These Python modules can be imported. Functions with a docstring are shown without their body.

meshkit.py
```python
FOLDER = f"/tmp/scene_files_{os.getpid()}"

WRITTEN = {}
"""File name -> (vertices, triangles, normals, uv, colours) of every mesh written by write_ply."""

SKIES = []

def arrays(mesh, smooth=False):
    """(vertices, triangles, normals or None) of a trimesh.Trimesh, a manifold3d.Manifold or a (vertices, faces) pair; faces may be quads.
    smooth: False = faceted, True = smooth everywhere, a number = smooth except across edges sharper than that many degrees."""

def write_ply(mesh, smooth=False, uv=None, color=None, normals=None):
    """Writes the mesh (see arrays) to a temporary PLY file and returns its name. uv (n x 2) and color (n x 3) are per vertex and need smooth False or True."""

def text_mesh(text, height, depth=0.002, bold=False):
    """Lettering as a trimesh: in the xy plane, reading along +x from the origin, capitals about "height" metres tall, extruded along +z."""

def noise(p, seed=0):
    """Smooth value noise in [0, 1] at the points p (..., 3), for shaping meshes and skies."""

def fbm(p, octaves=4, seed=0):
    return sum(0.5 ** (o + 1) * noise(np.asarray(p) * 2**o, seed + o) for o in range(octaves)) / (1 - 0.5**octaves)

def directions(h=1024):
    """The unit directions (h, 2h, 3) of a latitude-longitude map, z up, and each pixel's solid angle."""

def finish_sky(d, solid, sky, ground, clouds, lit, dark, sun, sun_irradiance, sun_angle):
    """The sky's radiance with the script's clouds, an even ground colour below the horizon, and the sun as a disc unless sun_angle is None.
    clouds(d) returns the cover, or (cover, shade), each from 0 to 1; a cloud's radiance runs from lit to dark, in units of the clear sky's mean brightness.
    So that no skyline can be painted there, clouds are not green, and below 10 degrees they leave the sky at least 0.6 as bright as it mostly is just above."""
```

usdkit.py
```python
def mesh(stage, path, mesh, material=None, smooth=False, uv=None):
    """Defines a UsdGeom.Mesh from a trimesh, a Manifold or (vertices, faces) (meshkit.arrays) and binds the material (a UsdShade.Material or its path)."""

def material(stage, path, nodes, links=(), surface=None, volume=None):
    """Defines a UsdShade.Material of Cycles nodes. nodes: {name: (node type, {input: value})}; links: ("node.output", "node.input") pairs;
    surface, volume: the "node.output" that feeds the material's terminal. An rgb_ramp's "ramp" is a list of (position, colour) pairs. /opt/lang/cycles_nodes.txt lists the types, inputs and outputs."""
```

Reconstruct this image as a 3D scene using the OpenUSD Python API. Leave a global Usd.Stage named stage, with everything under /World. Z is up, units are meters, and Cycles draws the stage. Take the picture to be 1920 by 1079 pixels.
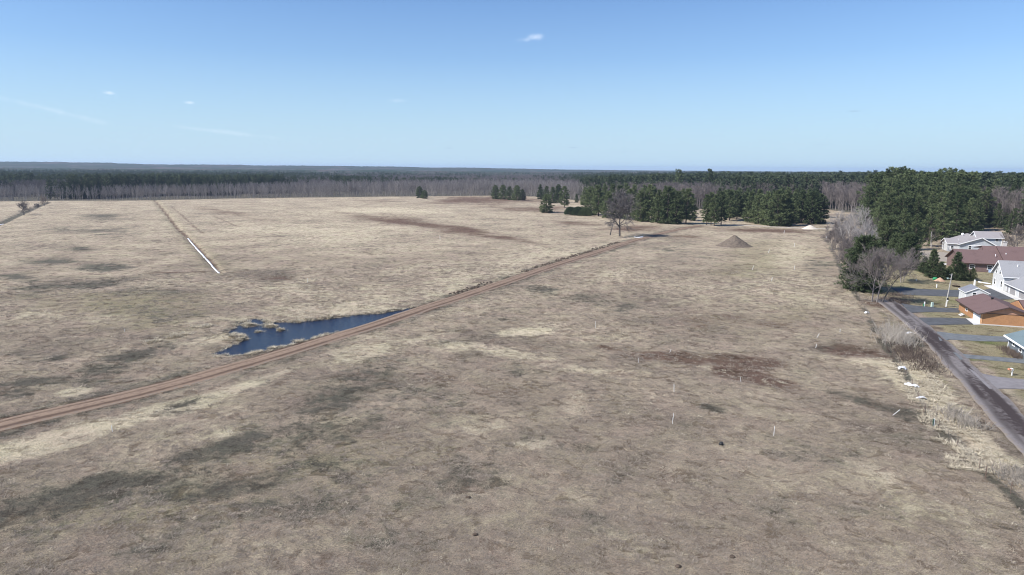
import math, random
import numpy as np, trimesh, shapely
import shapely.geometry as sg
from shapely.ops import triangulate
import usdkit, meshkit
from pxr import Usd, UsdGeom, UsdLux, UsdShade, Sdf, Gf, Vt

stage = Usd.Stage.CreateInMemory()
UsdGeom.SetStageUpAxis(stage, 'Z'); UsdGeom.SetStageMetersPerUnit(stage, 1.0)
UsdGeom.Xform.Define(stage, '/World'); UsdGeom.Scope.Define(stage, '/World/Looks')

# ------------------------------------------------------------------ camera
CAM_H, FOC, PITCH, ROLL = 32.0, 1280.0, math.atan((539.5-316)/1280.0), 0.0065
FW = np.array([0, math.cos(PITCH), -math.sin(PITCH)])
R0, U0 = np.array([1.0, 0, 0]), np.array([0, math.sin(PITCH), math.cos(PITCH)])
RT, UP = R0*math.cos(ROLL)+U0*math.sin(ROLL), -R0*math.sin(ROLL)+U0*math.cos(ROLL)
CP = np.array([0, 0, CAM_H])
cam = UsdGeom.Camera.Define(stage, '/World/camera')
cam.CreateFocalLengthAttr(24.0); cam.CreateHorizontalApertureAttr(24.0*1920/FOC); cam.CreateClippingRangeAttr(Gf.Vec2f(0.5, 60000))
cam.AddTransformOp().Set(Gf.Matrix4d(*RT, 0, *UP, 0, *(-FW), 0, *CP, 1))
cam.CreateExposureAttr(0.76)

# ------------------------------------------------------------------ sky and sun
SUN_EL, SUN_AZ = math.radians(43), math.radians(253)          # azimuth clockwise from +y: sun to the left, a little behind
TO_SUN = np.array([math.sin(SUN_AZ)*math.cos(SUN_EL), math.cos(SUN_AZ)*math.cos(SUN_EL), math.sin(SUN_EL)])
SKY_STRENGTH, SUN_I = 0.073, 1.1
sun = UsdLux.DistantLight.Define(stage, '/World/sun')
sun.CreateIntensityAttr(SUN_I); sun.CreateAngleAttr(0.5); sun.CreateNormalizeAttr(True); sun.CreateColorAttr(Gf.Vec3f(1.0, 0.965, 0.925))
_z = TO_SUN; _x = np.cross([0, 0, 1], _z); _x /= np.linalg.norm(_x); _y = np.cross(_z, _x)
sun.AddTransformOp().Set(Gf.Matrix4d(*_x, 0, *_y, 0, *_z, 0, 0, 0, 100, 1))

def pix_dir(x, y):
    d = FW+RT*(x-960)/FOC-UP*(y-539.5)/FOC
    return d/np.linalg.norm(d)
def blob(name, x, y, w, h, tilt=0.0):
    """Nodes: a soft cloudlet about one direction of the sky (w, h: its half sizes in degrees)."""
    d = pix_dir(x, y); r = np.cross(d, [0, 0, 1.0]); r /= np.linalg.norm(r); u = np.cross(r, d)
    r, u = r*math.cos(tilt)+u*math.sin(tilt), u*math.cos(tilt)-r*math.sin(tilt)
    N = {f'{name}a': ('vector_math', {'math_type': 'dot_product', 'vector2': tuple(r/math.radians(w))}),
         f'{name}b': ('vector_math', {'math_type': 'dot_product', 'vector2': tuple(u/math.radians(h))}),
         f'{name}f': ('vector_math', {'math_type': 'dot_product', 'vector2': tuple(d)}),
         f'{name}c': ('combine_xyz', {'z': 0.0}), f'{name}l': ('vector_math', {'math_type': 'length'}),
         f'{name}n': ('math', {'math_type': 'multiply_add', 'value2': 1.6}),
         f'{name}m': ('map_range', {'range_type': 'smoothstep', 'from_min': 1.7, 'from_max': 0.5, 'to_min': 0.0, 'to_max': 1.0, 'clamp': True}),
         f'{name}g': ('math', {'math_type': 'greater_than', 'value2': 0.5}), f'{name}o': ('math', {'math_type': 'multiply'})}
    L = [('gen.vector', f'{name}a.vector1'), ('gen.vector', f'{name}b.vector1'), ('gen.vector', f'{name}f.vector1'),
         (f'{name}a.value', f'{name}c.x'), (f'{name}b.value', f'{name}c.y'), (f'{name}c.vector', f'{name}l.vector1'),
         ('cn.fac', f'{name}n.value1'), (f'{name}l.value', f'{name}n.value3'), (f'{name}n.value', f'{name}m.value'),
         (f'{name}f.value', f'{name}g.value1'), (f'{name}m.result', f'{name}o.value1'), (f'{name}g.value', f'{name}o.value2')]
    return N, L
nodes = {'tc': ('texture_coordinate', {}), 'gen': ('vector_math', {'math_type': 'normalize'}),
         'cn': ('noise_texture', {'scale': 60.0, 'detail': 5.0, 'roughness': 0.6}),
         'sky': ('sky_texture', {'sky_type': 'single_scattering', 'sun_disc': False, 'sun_elevation': SUN_EL, 'sun_rotation': SUN_AZ,
                                 'altitude': 400.0, 'air_density': 1.0, 'aerosol_density': 0.35, 'ozone_density': 2.6}),
         'bg': ('background_shader', {'strength': SKY_STRENGTH})}
links = [('tc.generated', 'gen.vector1'), ('gen.vector', 'cn.vector')]
nodes['sz'] = ('separate_xyz', {}); nodes['tint'] = ('mix_color', {'blend_type': 'multiply', 'fac': 1.0, 'b': (0.76, 0.965, 1.23)})
nodes['vr'] = ('rgb_ramp', {'ramp': [(0.0, (0.97,)*3), (0.03, (0.84,)*3), (0.08, (0.56,)*3), (0.15, (0.22,)*3), (0.24, (0.06,)*3), (0.5, (0.0,)*3)]})   # thin milky veil low in the sky, all round
nodes['veil'] = ('mix_color', {'blend_type': 'mix', 'b': (4.5, 6.1, 7.4)})
links += [('gen.vector', 'sz.vector'), ('sz.z', 'vr.fac'), ('sky.color', 'tint.a'), ('tint.result', 'veil.a'), ('vr.color', 'veil.fac')]
prev = 'veil.result'
CLOUDS = [('ca', 1004, 70, 1.0, 0.4, 0.15, 0.42), ('cb', 985, 75, 0.75, 0.3, 0.0, 0.3), ('cc', 206, 175, 0.6, 0.2, 0.0, 0.45), ('cd', 355, 193, 0.6, 0.2, 0.0, 0.5),
          ('ce', 745, 189, 1.1, 0.22, 0.0, 0.13), ('cf', 90, 205, 6.0, 0.3, -0.24, 0.14), ('cg', 420, 248, 6.0, 0.25, -0.1, 0.14),
          ('ch', 1075, 277, 1.0, 0.08, 0.0, 0.6), ('ci', 1170, 285, 1.4, 0.08, 0.0, 0.6), ('cj', 1600, 209, 0.9, 0.1, 0.0, 0.4), ('ck', 840, 278, 0.7, 0.07, 0.0, 0.5), ('cm', 940, 267, 0.5, 0.07, 0.0, 0.5), ('co', 1540, 272, 0.8, 0.07, 0.0, 0.45)]
for n_, x_, y_, w_, h_, t_, s_ in CLOUDS:
    N_, L_ = blob(n_, x_, y_, w_, h_, t_); nodes.update(N_); links += L_
    nodes[n_+'s'] = ('math', {'math_type': 'multiply', 'value2': s_})
    nodes[n_+'x'] = ('mix_color', {'blend_type': 'mix', 'b': (9.2, 9.8, 10.8) if n_ not in ('ch', 'ci', 'cj', 'ck', 'cm', 'cn_', 'co') else (3.0, 4.0, 5.6)})
    links += [(n_+'o.value', n_+'s.value1'), (n_+'s.value', n_+'x.fac'), (prev, n_+'x.a')]; prev = n_+'x.result'
links += [(prev, 'bg.color')]
sky_mat = usdkit.material(stage, '/World/Looks/sky', nodes, links, surface='bg.background')
dome = UsdLux.DomeLight.Define(stage, '/World/sky')
UsdShade.MaterialBindingAPI.Apply(dome.GetPrim()).Bind(sky_mat)

# ------------------------------------------------------------------ helpers
rng = np.random.default_rng(7)
def at(x, y, z=0.0):
    d = FW+RT*(x-960)/FOC-UP*(y-539.5)/FOC
    return CP+d*(z-CAM_H)/d[2]
def seen(q):
    q = np.atleast_2d(np.asarray(q, float))-CP; d = q@FW
    return 960+FOC*(q@RT)/d, 539.5-FOC*(q@UP)/d, d
def tall(b, ytop):
    """Height of an upright thing standing at b whose top is seen at row ytop."""
    lo, hi = 0.0, 80.0
    for _ in range(40):
        m = (lo+hi)/2
        lo, hi = (m, hi) if seen(b+[0, 0, m])[1][0] > ytop else (lo, m)
    return lo
taken = {}
def numbered(path):
    n = taken.get(path, -1)+1; taken[path] = n
    return path if n == 0 else f'{path}_{n:03d}'
def tag(p, label=None, cat=None, group=None, kind=None):
    p = p.GetPrim() if hasattr(p, 'GetPrim') else p
    for k, v in (('label', label), ('category', cat), ('group', group), ('kind', kind)):
        if v: p.SetCustomDataByKey(k, v)
    return p
def obj(name, mesh, mat, parent=None, smooth=False):
    base = str(parent.GetPath()) if parent is not None else '/World'
    return usdkit.mesh(stage, numbered(f'{base}/{name}'), mesh, mat, smooth).GetPrim()
def thing(name, label, cat, loc=(0, 0, 0), yaw=0.0, group=None):
    x = UsdGeom.Xform.Define(stage, numbered('/World/'+name)); x.AddTranslateOp().Set(Gf.Vec3d(*map(float, loc)))
    if yaw: x.AddRotateZOp().Set(float(yaw))
    return tag(x, label, cat, group)
def prim_tone(prim, arr, name='tone'):
    UsdGeom.PrimvarsAPI(prim).CreatePrimvar(name, Sdf.ValueTypeNames.Color3fArray, 'vertex').Set(Vt.Vec3fArray.FromNumpy(np.asarray(arr, np.float32)))
def cat(ms): return trimesh.util.concatenate(ms)
def box(x0, x1, y0, y1, z0, z1):
    m = trimesh.creation.box([x1-x0, y1-y0, z1-z0]); m.apply_translation([(x0+x1)/2, (y0+y1)/2, (z0+z1)/2]); return m
def poly3(pts):
    """Flat convex polygon of 3-D points as a thin closed-looking face (two-sided sheet)."""
    n = len(pts); return trimesh.Trimesh(np.array(pts, float), [[0, i, i+1] for i in range(1, n-1)], process=False)
def slab(pts, t):
    """A flat polygon given thickness t downward along its normal: roofs and sheets with real edges."""
    p = np.array(pts, float); nrm = np.cross(p[1]-p[0], p[2]-p[0]); nrm /= np.linalg.norm(nrm)
    if nrm[2] < 0: nrm = -nrm
    q = p-nrm*t; n = len(p); v = np.vstack([p, q])
    f = [[0, i, i+1] for i in range(1, n-1)]+[[n, n+i+1, n+i] for i in range(1, n-1)]
    for i in range(n):
        j = (i+1) % n; f += [[i, n+i, n+j], [i, n+j, j]]
    m = trimesh.Trimesh(v, f, process=False); m.fix_normals(); return m
def prism(prof, y0, y1):
    """Profile in x-z extruded along y."""
    n = len(prof); v = np.array([(x, y0, z) for x, z in prof]+[(x, y1, z) for x, z in prof], float)
    f = [[0, i, i+1] for i in range(1, n-1)]+[[n, n+i+1, n+i] for i in range(1, n-1)]
    for i in range(n):
        j = (i+1) % n; f += [[i, n+i, n+j], [i, n+j, j]]
    m = trimesh.Trimesh(v, f, process=False); m.fix_normals(); return m
def tubes(p0, p1, r0, r1, sides=3):
    p0, p1 = np.asarray(p0, float), np.asarray(p1, float); r0 = np.broadcast_to(r0, len(p0)); r1 = np.broadcast_to(r1, len(p0))
    t = p1-p0; t = t/(np.linalg.norm(t, axis=1, keepdims=True)+1e-9)
    a = np.cross(t, np.where(np.abs(t[:, 2:]) < .9, [0, 0, 1.0], [1.0, 0, 0])); a /= np.linalg.norm(a, axis=1, keepdims=True)+1e-9
    b = np.cross(t, a); ang = np.arange(sides)*2*np.pi/sides
    ring = np.cos(ang)[None, :, None]*a[:, None]+np.sin(ang)[None, :, None]*b[:, None]
    v = np.concatenate([p0[:, None]+r0[:, None, None]*ring, p1[:, None]+r1[:, None, None]*ring], 1).reshape(-1, 3)
    k = np.arange(len(p0))[:, None]*2*sides; i = np.arange(sides); j = (i+1) % sides
    q = np.stack([k+i, k+j, k+sides+j, k+sides+i], -1).reshape(-1, 4)
    return v, np.vstack([q[:, [0, 1, 2]], q[:, [0, 2, 3]]])
def join(parts):
    V, F, n = [], [], 0
    for v, f in parts: V.append(v); F.append(f+n); n += len(v)
    return np.vstack(V), np.vstack(F)
def sstep(x, a, b):
    t = np.clip((x-a)/(b-a), 0, 1); return t*t*(3-2*t)
def fbm2(x, y, s, octv=4, seed=0):
    return meshkit.fbm(np.stack([x/s, y/s, np.full_like(x, 3.7)], -1), octv, seed)
def line_dist(x, y, pts, reach=22.0):
    """Distance to a polyline and the signed side (+: left of its direction). A long line is only measured within reach of it."""
    d = np.full(x.shape, 1e9); side = np.zeros(x.shape); pts = np.asarray(pts, float); step = 6 if len(pts) > 14 else len(pts)
    for s0 in range(0, len(pts)-1, step):
        P_ = pts[s0:s0+step+1]
        if len(pts) > 14: k = np.nonzero((x > P_[:, 0].min()-reach)&(x < P_[:, 0].max()+reach)&(y > P_[:, 1].min()-reach)&(y < P_[:, 1].max()+reach))[0]
        else: k = np.arange(len(x))
        if not len(k): continue
        xk, yk, dk, sk = x[k], y[k], d[k], side[k]
        for (ax, ay), (bx, by) in zip(P_[:-1], P_[1:]):
            ex, ey = bx-ax, by-ay; t = np.clip(((xk-ax)*ex+(yk-ay)*ey)/(ex*ex+ey*ey), 0, 1)
            dd = np.hypot(xk-ax-t*ex, yk-ay-t*ey); m = dd < dk; sk = np.where(m, np.sign(ex*(yk-ay)-ey*(xk-ax)), sk); dk = np.minimum(dk, dd)
        d[k], side[k] = dk, sk
    return d, side
def resample(pts, step):
    p = np.asarray(pts, float); s = np.r_[0, np.cumsum(np.linalg.norm(np.diff(p, axis=0), axis=1))]
    from scipy.interpolate import PchipInterpolator
    u = np.linspace(0, s[-1], max(2, int(s[-1]/step)))
    return np.stack([PchipInterpolator(s, p[:, k])(u) for k in range(p.shape[1])], 1)
def pxline(L): return np.array([at(x, y)[:2] for x, y in L])

# ------------------------------------------------------------------ materials
def M(name, nodes, links=(), surface='p.BSDF', volume=None): return usdkit.material(stage, '/World/Looks/'+name, nodes, links, surface, volume)
def plain(name, c, rough=0.7, var=0.12, scale=3.0, spec=0.3, bump=0.0, metal=0.0, c2=None):
    """Principled with two octaves of mottling about colour c."""
    c = np.array(c); lo, hi = c*(1-var), c*(1+var) if c2 is None else np.array(c2)
    n = {'g': ('geometry', {}), 'n': ('noise_texture', {'scale': scale, 'detail': 5.0, 'roughness': 0.65}),
         'r': ('rgb_ramp', {'ramp': [(0.3, tuple(lo)), (0.7, tuple(hi))]}),
         'p': ('principled_bsdf', {'roughness': rough, 'specular_ior_level': spec, 'metallic': metal})}
    l = [('g.position', 'n.vector'), ('n.fac', 'r.fac'), ('r.color', 'p.base_color')]
    if bump:
        n['b'] = ('bump', {'strength': 1.0, 'distance': bump}); l += [('n.fac', 'b.height'), ('b.normal', 'p.normal')]
    return M(name, n, l)

# ground: base colour from noise at several sizes, with vertex masks where grass is charred, bleached, reddish or mown
def ramp(*s): return ('rgb_ramp', {'ramp': list(s)})
G = {'nP': ('noise_texture', {'scale': 0.10, 'detail': 7.0, 'roughness': 0.68, 'distortion': 0.5}), 'np5': ('math', {'math_type': 'multiply', 'value2': 0.5}), 'npm': ('math', {'math_type': 'multiply_add', 'value2': 0.5}), 'g': ('geometry', {}), 'ta': ('attribute', {'attribute': 'tone'}), 'tb': ('attribute', {'attribute': 'tuft'}), 'sa': ('separate_color', {}), 'sb': ('separate_color', {}),
     'n1': ('noise_texture', {'scale': 0.045, 'detail': 6.0, 'roughness': 0.62, 'distortion': 0.4}),
     'n2': ('noise_texture', {'scale': 0.42, 'detail': 6.0, 'roughness': 0.74, 'distortion': 0.6}),
     'ms': ('mapping', {'scale': (1.0, 2.6, 1.0), 'rotation': (0, 0, 0.5)}),
     'n3': ('noise_texture', {'scale': 3.4, 'detail': 6.0, 'roughness': 0.76, 'distortion': 1.0}),
     'n4': ('noise_texture', {'scale': 0.16, 'detail': 3.0, 'roughness': 0.5}),
     'm1': ('math', {'math_type': 'multiply_add', 'value2': 0.5}), 'm1b': ('math', {'math_type': 'multiply', 'value2': 0.5}),
     'base': ramp((0.38, (0.19, 0.161, 0.135)), (0.46, (0.304, 0.253, 0.205)), (0.53, (0.386, 0.326, 0.26)), (0.62, (0.515, 0.447, 0.345)))}
GL = [('g.position', 'nP.vector'), ('nP.fac', 'np5.value1'), ('n2.fac', 'npm.value1'), ('np5.value', 'npm.value3')]+[('g.position', f'n{k}.vector') for k in (1, 2, 4)]+[('g.position', 'ms.vector'), ('ms.vector', 'n3.vector'), ('ta.color', 'sa.color'), ('tb.color', 'sb.color'),
      ('n2.fac', 'm1b.value1'), ('n1.fac', 'm1.value1'), ('m1b.value', 'm1.value3'), ('m1.value', 'base.fac')]
cur = 'base.color'
for nm, src, colr, noise_, amp in (('green', 'sb.r', (0.29, 0.26, 0.168), 'npm', 1.8), ('lush', 'sb.g', (0.15, 0.17, 0.07), 'npm', 1.6), ('straw', 'sa.g', (0.60, 0.53, 0.41), 'npm', 3.2),
                                   ('dark', 'sa.r', (0.128, 0.121, 0.102), 'npm', 5.2), ('red', 'sa.b', (0.15, 0.103, 0.082), 'npm', 3.2), ('mud', 'sb.b', (0.12, 0.085, 0.07), 'npm', 1.8)):
    G[nm+'m'] = ('math', {'math_type': 'multiply_add', 'value2': amp}); G[nm+'o'] = ('math', {'math_type': 'subtract', 'value2': amp/2})
    G[nm+'r'] = ('map_range', {'range_type': 'smoothstep', 'from_min': 0.15, 'from_max': 0.85, 'to_min': 0.0, 'to_max': 1.0, 'clamp': True})
    G[nm+'x'] = ('mix_color', {'blend_type': 'mix', 'b': colr})
    GL += [(noise_+('.value' if noise_ == 'npm' else '.fac'), nm+'m.value1'), (src, nm+'m.value3'), (nm+'m.value', nm+'o.value1'), (nm+'o.value', nm+'r.value'), (nm+'r.result', nm+'x.fac'), (cur, nm+'x.a')]
    cur = nm+'x.result'
G['fine'] = ramp((0.34, (0.40, 0.37, 0.35)), (0.45, (0.90, 0.89, 0.87)), (0.54, (1.08, 1.07, 1.03)), (0.66, (1.42, 1.38, 1.30)))  # fine grass mottling; the darkest stops paint tiny shadows between blades into the colour
G['mul'] = ('mix_color', {'blend_type': 'multiply', 'fac': 1.0, 'use_clamp': False}); G['tint'] = ramp((0.35, (1.02, 0.975, 0.95)), (0.65, (0.985, 1.0, 0.91)))
G['mul2'] = ('mix_color', {'blend_type': 'multiply', 'fac': 1.0})
G['bh'] = ('math', {'math_type': 'add'}); G['b'] = ('bump', {'strength': 1.0, 'distance': 0.30})
G['n6'] = ('noise_texture', {'scale': 0.36, 'detail': 4.0, 'roughness': 0.7, 'distortion': 0.8}); G['spk'] = ramp((0.0, (0.55, 0.52, 0.50)), (0.41, (0.58, 0.55, 0.53)), (0.46, (1.0, 1.0, 1.0)), (1.0, (1.04, 1.04, 1.02))); G['n7'] = ('noise_texture', {'scale': 9.0, 'detail': 3.0, 'roughness': 0.7})
G['grain'] = ramp((0.36, (0.66, 0.65, 0.64)), (0.5, (1.0, 1.0, 1.0)), (0.64, (1.26, 1.25, 1.22))); G['mul3'] = ('mix_color', {'blend_type': 'multiply', 'fac': 0.85}); G['mul4'] = ('mix_color', {'blend_type': 'multiply', 'fac': 0.9})
GL += [('g.position', 'n6.vector'), ('g.position', 'n7.vector'), ('n6.fac', 'spk.fac'), ('n7.fac', 'grain.fac'), ('mul2.result', 'mul3.a'), ('spk.color', 'mul3.b'), ('mul3.result', 'mul4.a'), ('grain.color', 'mul4.b')]
G['p'] = ('principled_bsdf', {'roughness': 0.95, 'specular_ior_level': 0.08})
GL += [('n3.fac', 'fine.fac'), (cur, 'mul.a'), ('fine.color', 'mul.b'), ('n4.fac', 'tint.fac'), ('mul.result', 'mul2.a'), ('tint.color', 'mul2.b'), ('mul4.result', 'p.base_color'),
       ('n3.fac', 'bh.value1'), ('n2.fac', 'bh.value2'), ('bh.value', 'b.height'), ('b.normal', 'p.normal')]
m_ground = M('dry_grass_ground', G, GL)

def road_mat(name, c_lo, c_hi, wetc):
    n = {'g': ('geometry', {}), 'a': ('attribute', {'attribute': 'tone'}), 's': ('separate_color', {}),
         'n': ('noise_texture', {'scale': 1.1, 'detail': 6.0, 'roughness': 0.7}), 'n2': ('noise_texture', {'scale': 0.09, 'detail': 3.0}),
         'mm': ('math', {'math_type': 'multiply_add', 'value2': 0.7}), 'm2': ('math', {'math_type': 'multiply_add', 'value2': 0.6}), 'r': ramp((0.75, c_lo), (1.3/1.3, c_hi)),
         'wm': ('math', {'math_type': 'multiply_add', 'value2': 1.5}), 'wr': ('map_range', {'range_type': 'smoothstep', 'from_min': 0.62, 'from_max': 1.25, 'to_min': 0.0, 'to_max': 1.0, 'clamp': True}),
         'w': ('mix_color', {'blend_type': 'mix', 'b': wetc}), 'em': ('math', {'math_type': 'multiply_add', 'value2': 2.2}), 'er': ('map_range', {'range_type': 'smoothstep', 'from_min': 1.4, 'from_max': 2.0, 'to_min': 0.0, 'to_max': 1.0, 'clamp': True}), 'e': ('mix_color', {'blend_type': 'mix', 'b': (0.225, 0.187, 0.145)}), 'b': ('bump', {'strength': 0.8, 'distance': 0.05}), 'p': ('principled_bsdf', {'roughness': 0.92, 'specular_ior_level': 0.15})}
    l = [('g.position', 'n.vector'), ('g.position', 'n2.vector'), ('a.color', 's.color'), ('n.fac', 'mm.value1'), ('s.r', 'mm.value3'), ('n2.fac', 'm2.value1'), ('mm.value', 'm2.value3'), ('m2.value', 'r.fac'),
         ('n.fac', 'wm.value1'), ('s.g', 'wm.value3'), ('wm.value', 'wr.value'), ('wr.result', 'w.fac'), ('r.color', 'w.a'), ('n.fac', 'em.value1'), ('s.b', 'em.value3'), ('em.value', 'er.value'), ('er.result', 'e.fac'), ('w.result', 'e.a'), ('e.result', 'p.base_color'), ('n.fac', 'b.height'), ('b.normal', 'p.normal')]
    return M(name, n, l)
m_track = road_mat('dirt_track', (0.098, 0.065, 0.045), (0.235, 0.169, 0.12), (0.09, 0.058, 0.048))
m_gravel = road_mat('gravel_road', (0.10, 0.087, 0.082), (0.185, 0.166, 0.16), (0.048, 0.037, 0.035))
m_pale = road_mat('pale_track', (0.30, 0.26, 0.21), (0.42, 0.37, 0.30), (0.2, 0.17, 0.15))
m_asphalt = plain('asphalt', (0.08, 0.082, 0.086), 0.85, 0.3, 0.6)
m_bluegravel = plain('blue_gravel', (0.13, 0.138, 0.142), 0.9, 0.25, 0.9)
m_greydrive = plain('grey_drive', (0.19, 0.175, 0.175), 0.9, 0.18, 0.8)
m_concrete = plain('concrete', (0.50, 0.49, 0.47), 0.85, 0.1, 1.2)
m_snow = plain('snow', (0.60, 0.62, 0.65), 0.6, 0.22, 0.9, bump=0.05)
m_soil = plain('soil_heap', (0.135, 0.109, 0.086), 0.95, 0.4, 1.2, 0.1, bump=0.2)
m_sand = plain('pale_gravel', (0.52, 0.46, 0.39), 0.95, 0.15, 1.6, 0.1, bump=0.1)
m_clod = plain('dark_soil', (0.085, 0.065, 0.05), 0.95, 0.3, 2.5, 0.1)
m_stake = plain('white_stake', (0.80, 0.80, 0.78), 0.5, 0.06, 8)
m_whitetrim = plain('white_trim', (0.78, 0.78, 0.77), 0.5, 0.04, 4)
m_black = plain('black_plastic', (0.02, 0.02, 0.02), 0.5, 0.1, 5)
m_green = plain('green_plastic', (0.03, 0.22, 0.09), 0.45, 0.1, 5)
m_palegreen = plain('pale_green', (0.42, 0.52, 0.46), 0.5, 0.06, 5)
m_orange = plain('faded_orange', (0.55, 0.23, 0.14), 0.6, 0.1, 5)
m_pole = plain('grey_wood', (0.34, 0.32, 0.29), 0.85, 0.2, 4)
m_rust = plain('rusty_post', (0.13, 0.09, 0.07), 0.8, 0.3, 6)
m_wire = plain('fence_wire', (0.22, 0.22, 0.22), 0.5, 0.1, 6, metal=0.6)
m_glass = M('window_glass', {'p': ('principled_bsdf', {'base_color': (0.03, 0.035, 0.04), 'roughness': 0.06, 'specular_ior_level': 0.6})})
m_frost = plain('blue_tarp', (0.35, 0.45, 0.62), 0.5, 0.1, 4)

def siding(name, c, pitch=0.2, edge=0.72):
    n = {'g': ('geometry', {}), 's': ('separate_xyz', {}), 'm': ('math', {'math_type': 'divide', 'value2': pitch}), 'f': ('math', {'math_type': 'fraction'}),
         'r': ramp((0.0, (edge,)*3), (0.12, (0.97,)*3), (1.0, (1.03,)*3)), 'n': ('noise_texture', {'scale': 1.3, 'detail': 5.0}), 'c': ramp((0.3, tuple(np.array(c)*0.9)), (0.7, tuple(np.array(c)*1.08))),
         'x': ('mix_color', {'blend_type': 'multiply', 'fac': 1.0}), 'b': ('bump', {'strength': 0.6, 'distance': 0.03}), 'p': ('principled_bsdf', {'roughness': 0.65, 'specular_ior_level': 0.3})}
    l = [('g.position', 's.vector'), ('g.position', 'n.vector'), ('s.z', 'm.value1'), ('m.value', 'f.value1'), ('f.value', 'r.fac'), ('n.fac', 'c.fac'), ('c.color', 'x.a'), ('r.color', 'x.b'),
         ('x.result', 'p.base_color'), ('f.value', 'b.height'), ('b.normal', 'p.normal')]
    return M(name, n, l)
m_orangewall = siding('orange_wood_siding', (0.39, 0.205, 0.10), 0.26, 0.6)
m_whitewall = siding('white_siding', (0.52, 0.525, 0.52), 0.22)
m_greywall = siding('grey_siding', (0.40, 0.425, 0.44), 0.22)
m_brownwall = siding('brown_siding', (0.17, 0.115, 0.105), 0.25)
m_darkwall = siding('dark_siding', (0.15, 0.17, 0.185), 0.22)
m_shedwall = siding('shed_siding', (0.55, 0.56, 0.565), 0.2)
m_door = siding('door_panels', (0.74, 0.74, 0.73), 0.53, 0.85)
m_greydoor = siding('grey_door_panels', (0.26, 0.25, 0.25), 0.53, 0.8)
def shingle(name, c):
    n = {'g': ('geometry', {}), 's': ('separate_xyz', {}), 'n': ('noise_texture', {'scale': 5.0, 'detail': 4.0, 'roughness': 0.8}), 'n2': ('noise_texture', {'scale': 0.35, 'detail': 4.0}),
         'm': ('math', {'math_type': 'divide', 'value2': 0.09}), 'f': ('math', {'math_type': 'fraction'}), 'e': ramp((0, (0.8,)*3), (0.2, (1.0,)*3)),
         'a': ('math', {'math_type': 'add'}), 'r': ramp((0.55, tuple(np.array(c)*0.72)), (1.4/1.5, tuple(np.array(c)*1.25))), 'x': ('mix_color', {'blend_type': 'multiply', 'fac': 1.0}),
         'p': ('principled_bsdf', {'roughness': 0.9, 'specular_ior_level': 0.15})}
    l = [('g.position', 's.vector'), ('g.position', 'n.vector'), ('g.position', 'n2.vector'), ('n.fac', 'a.value1'), ('n2.fac', 'a.value2'), ('a.value', 'r.fac'), ('s.z', 'm.value1'), ('m.value', 'f.value1'),
         ('f.value', 'e.fac'), ('r.color', 'x.a'), ('e.color', 'x.b'), ('x.result', 'p.base_color')]
    return M(name, n, l)
m_redroof = shingle('red_brown_shingles', (0.115, 0.076, 0.071))
m_greyroof = shingle('grey_shingles', (0.205, 0.205, 0.212))
m_taupe = shingle('taupe_shingles', (0.215, 0.2, 0.2))
m_darkroof = shingle('dark_shingles', (0.15, 0.155, 0.175))
m_tealroof = shingle('teal_shingles', (0.115, 0.15, 0.16))

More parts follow.
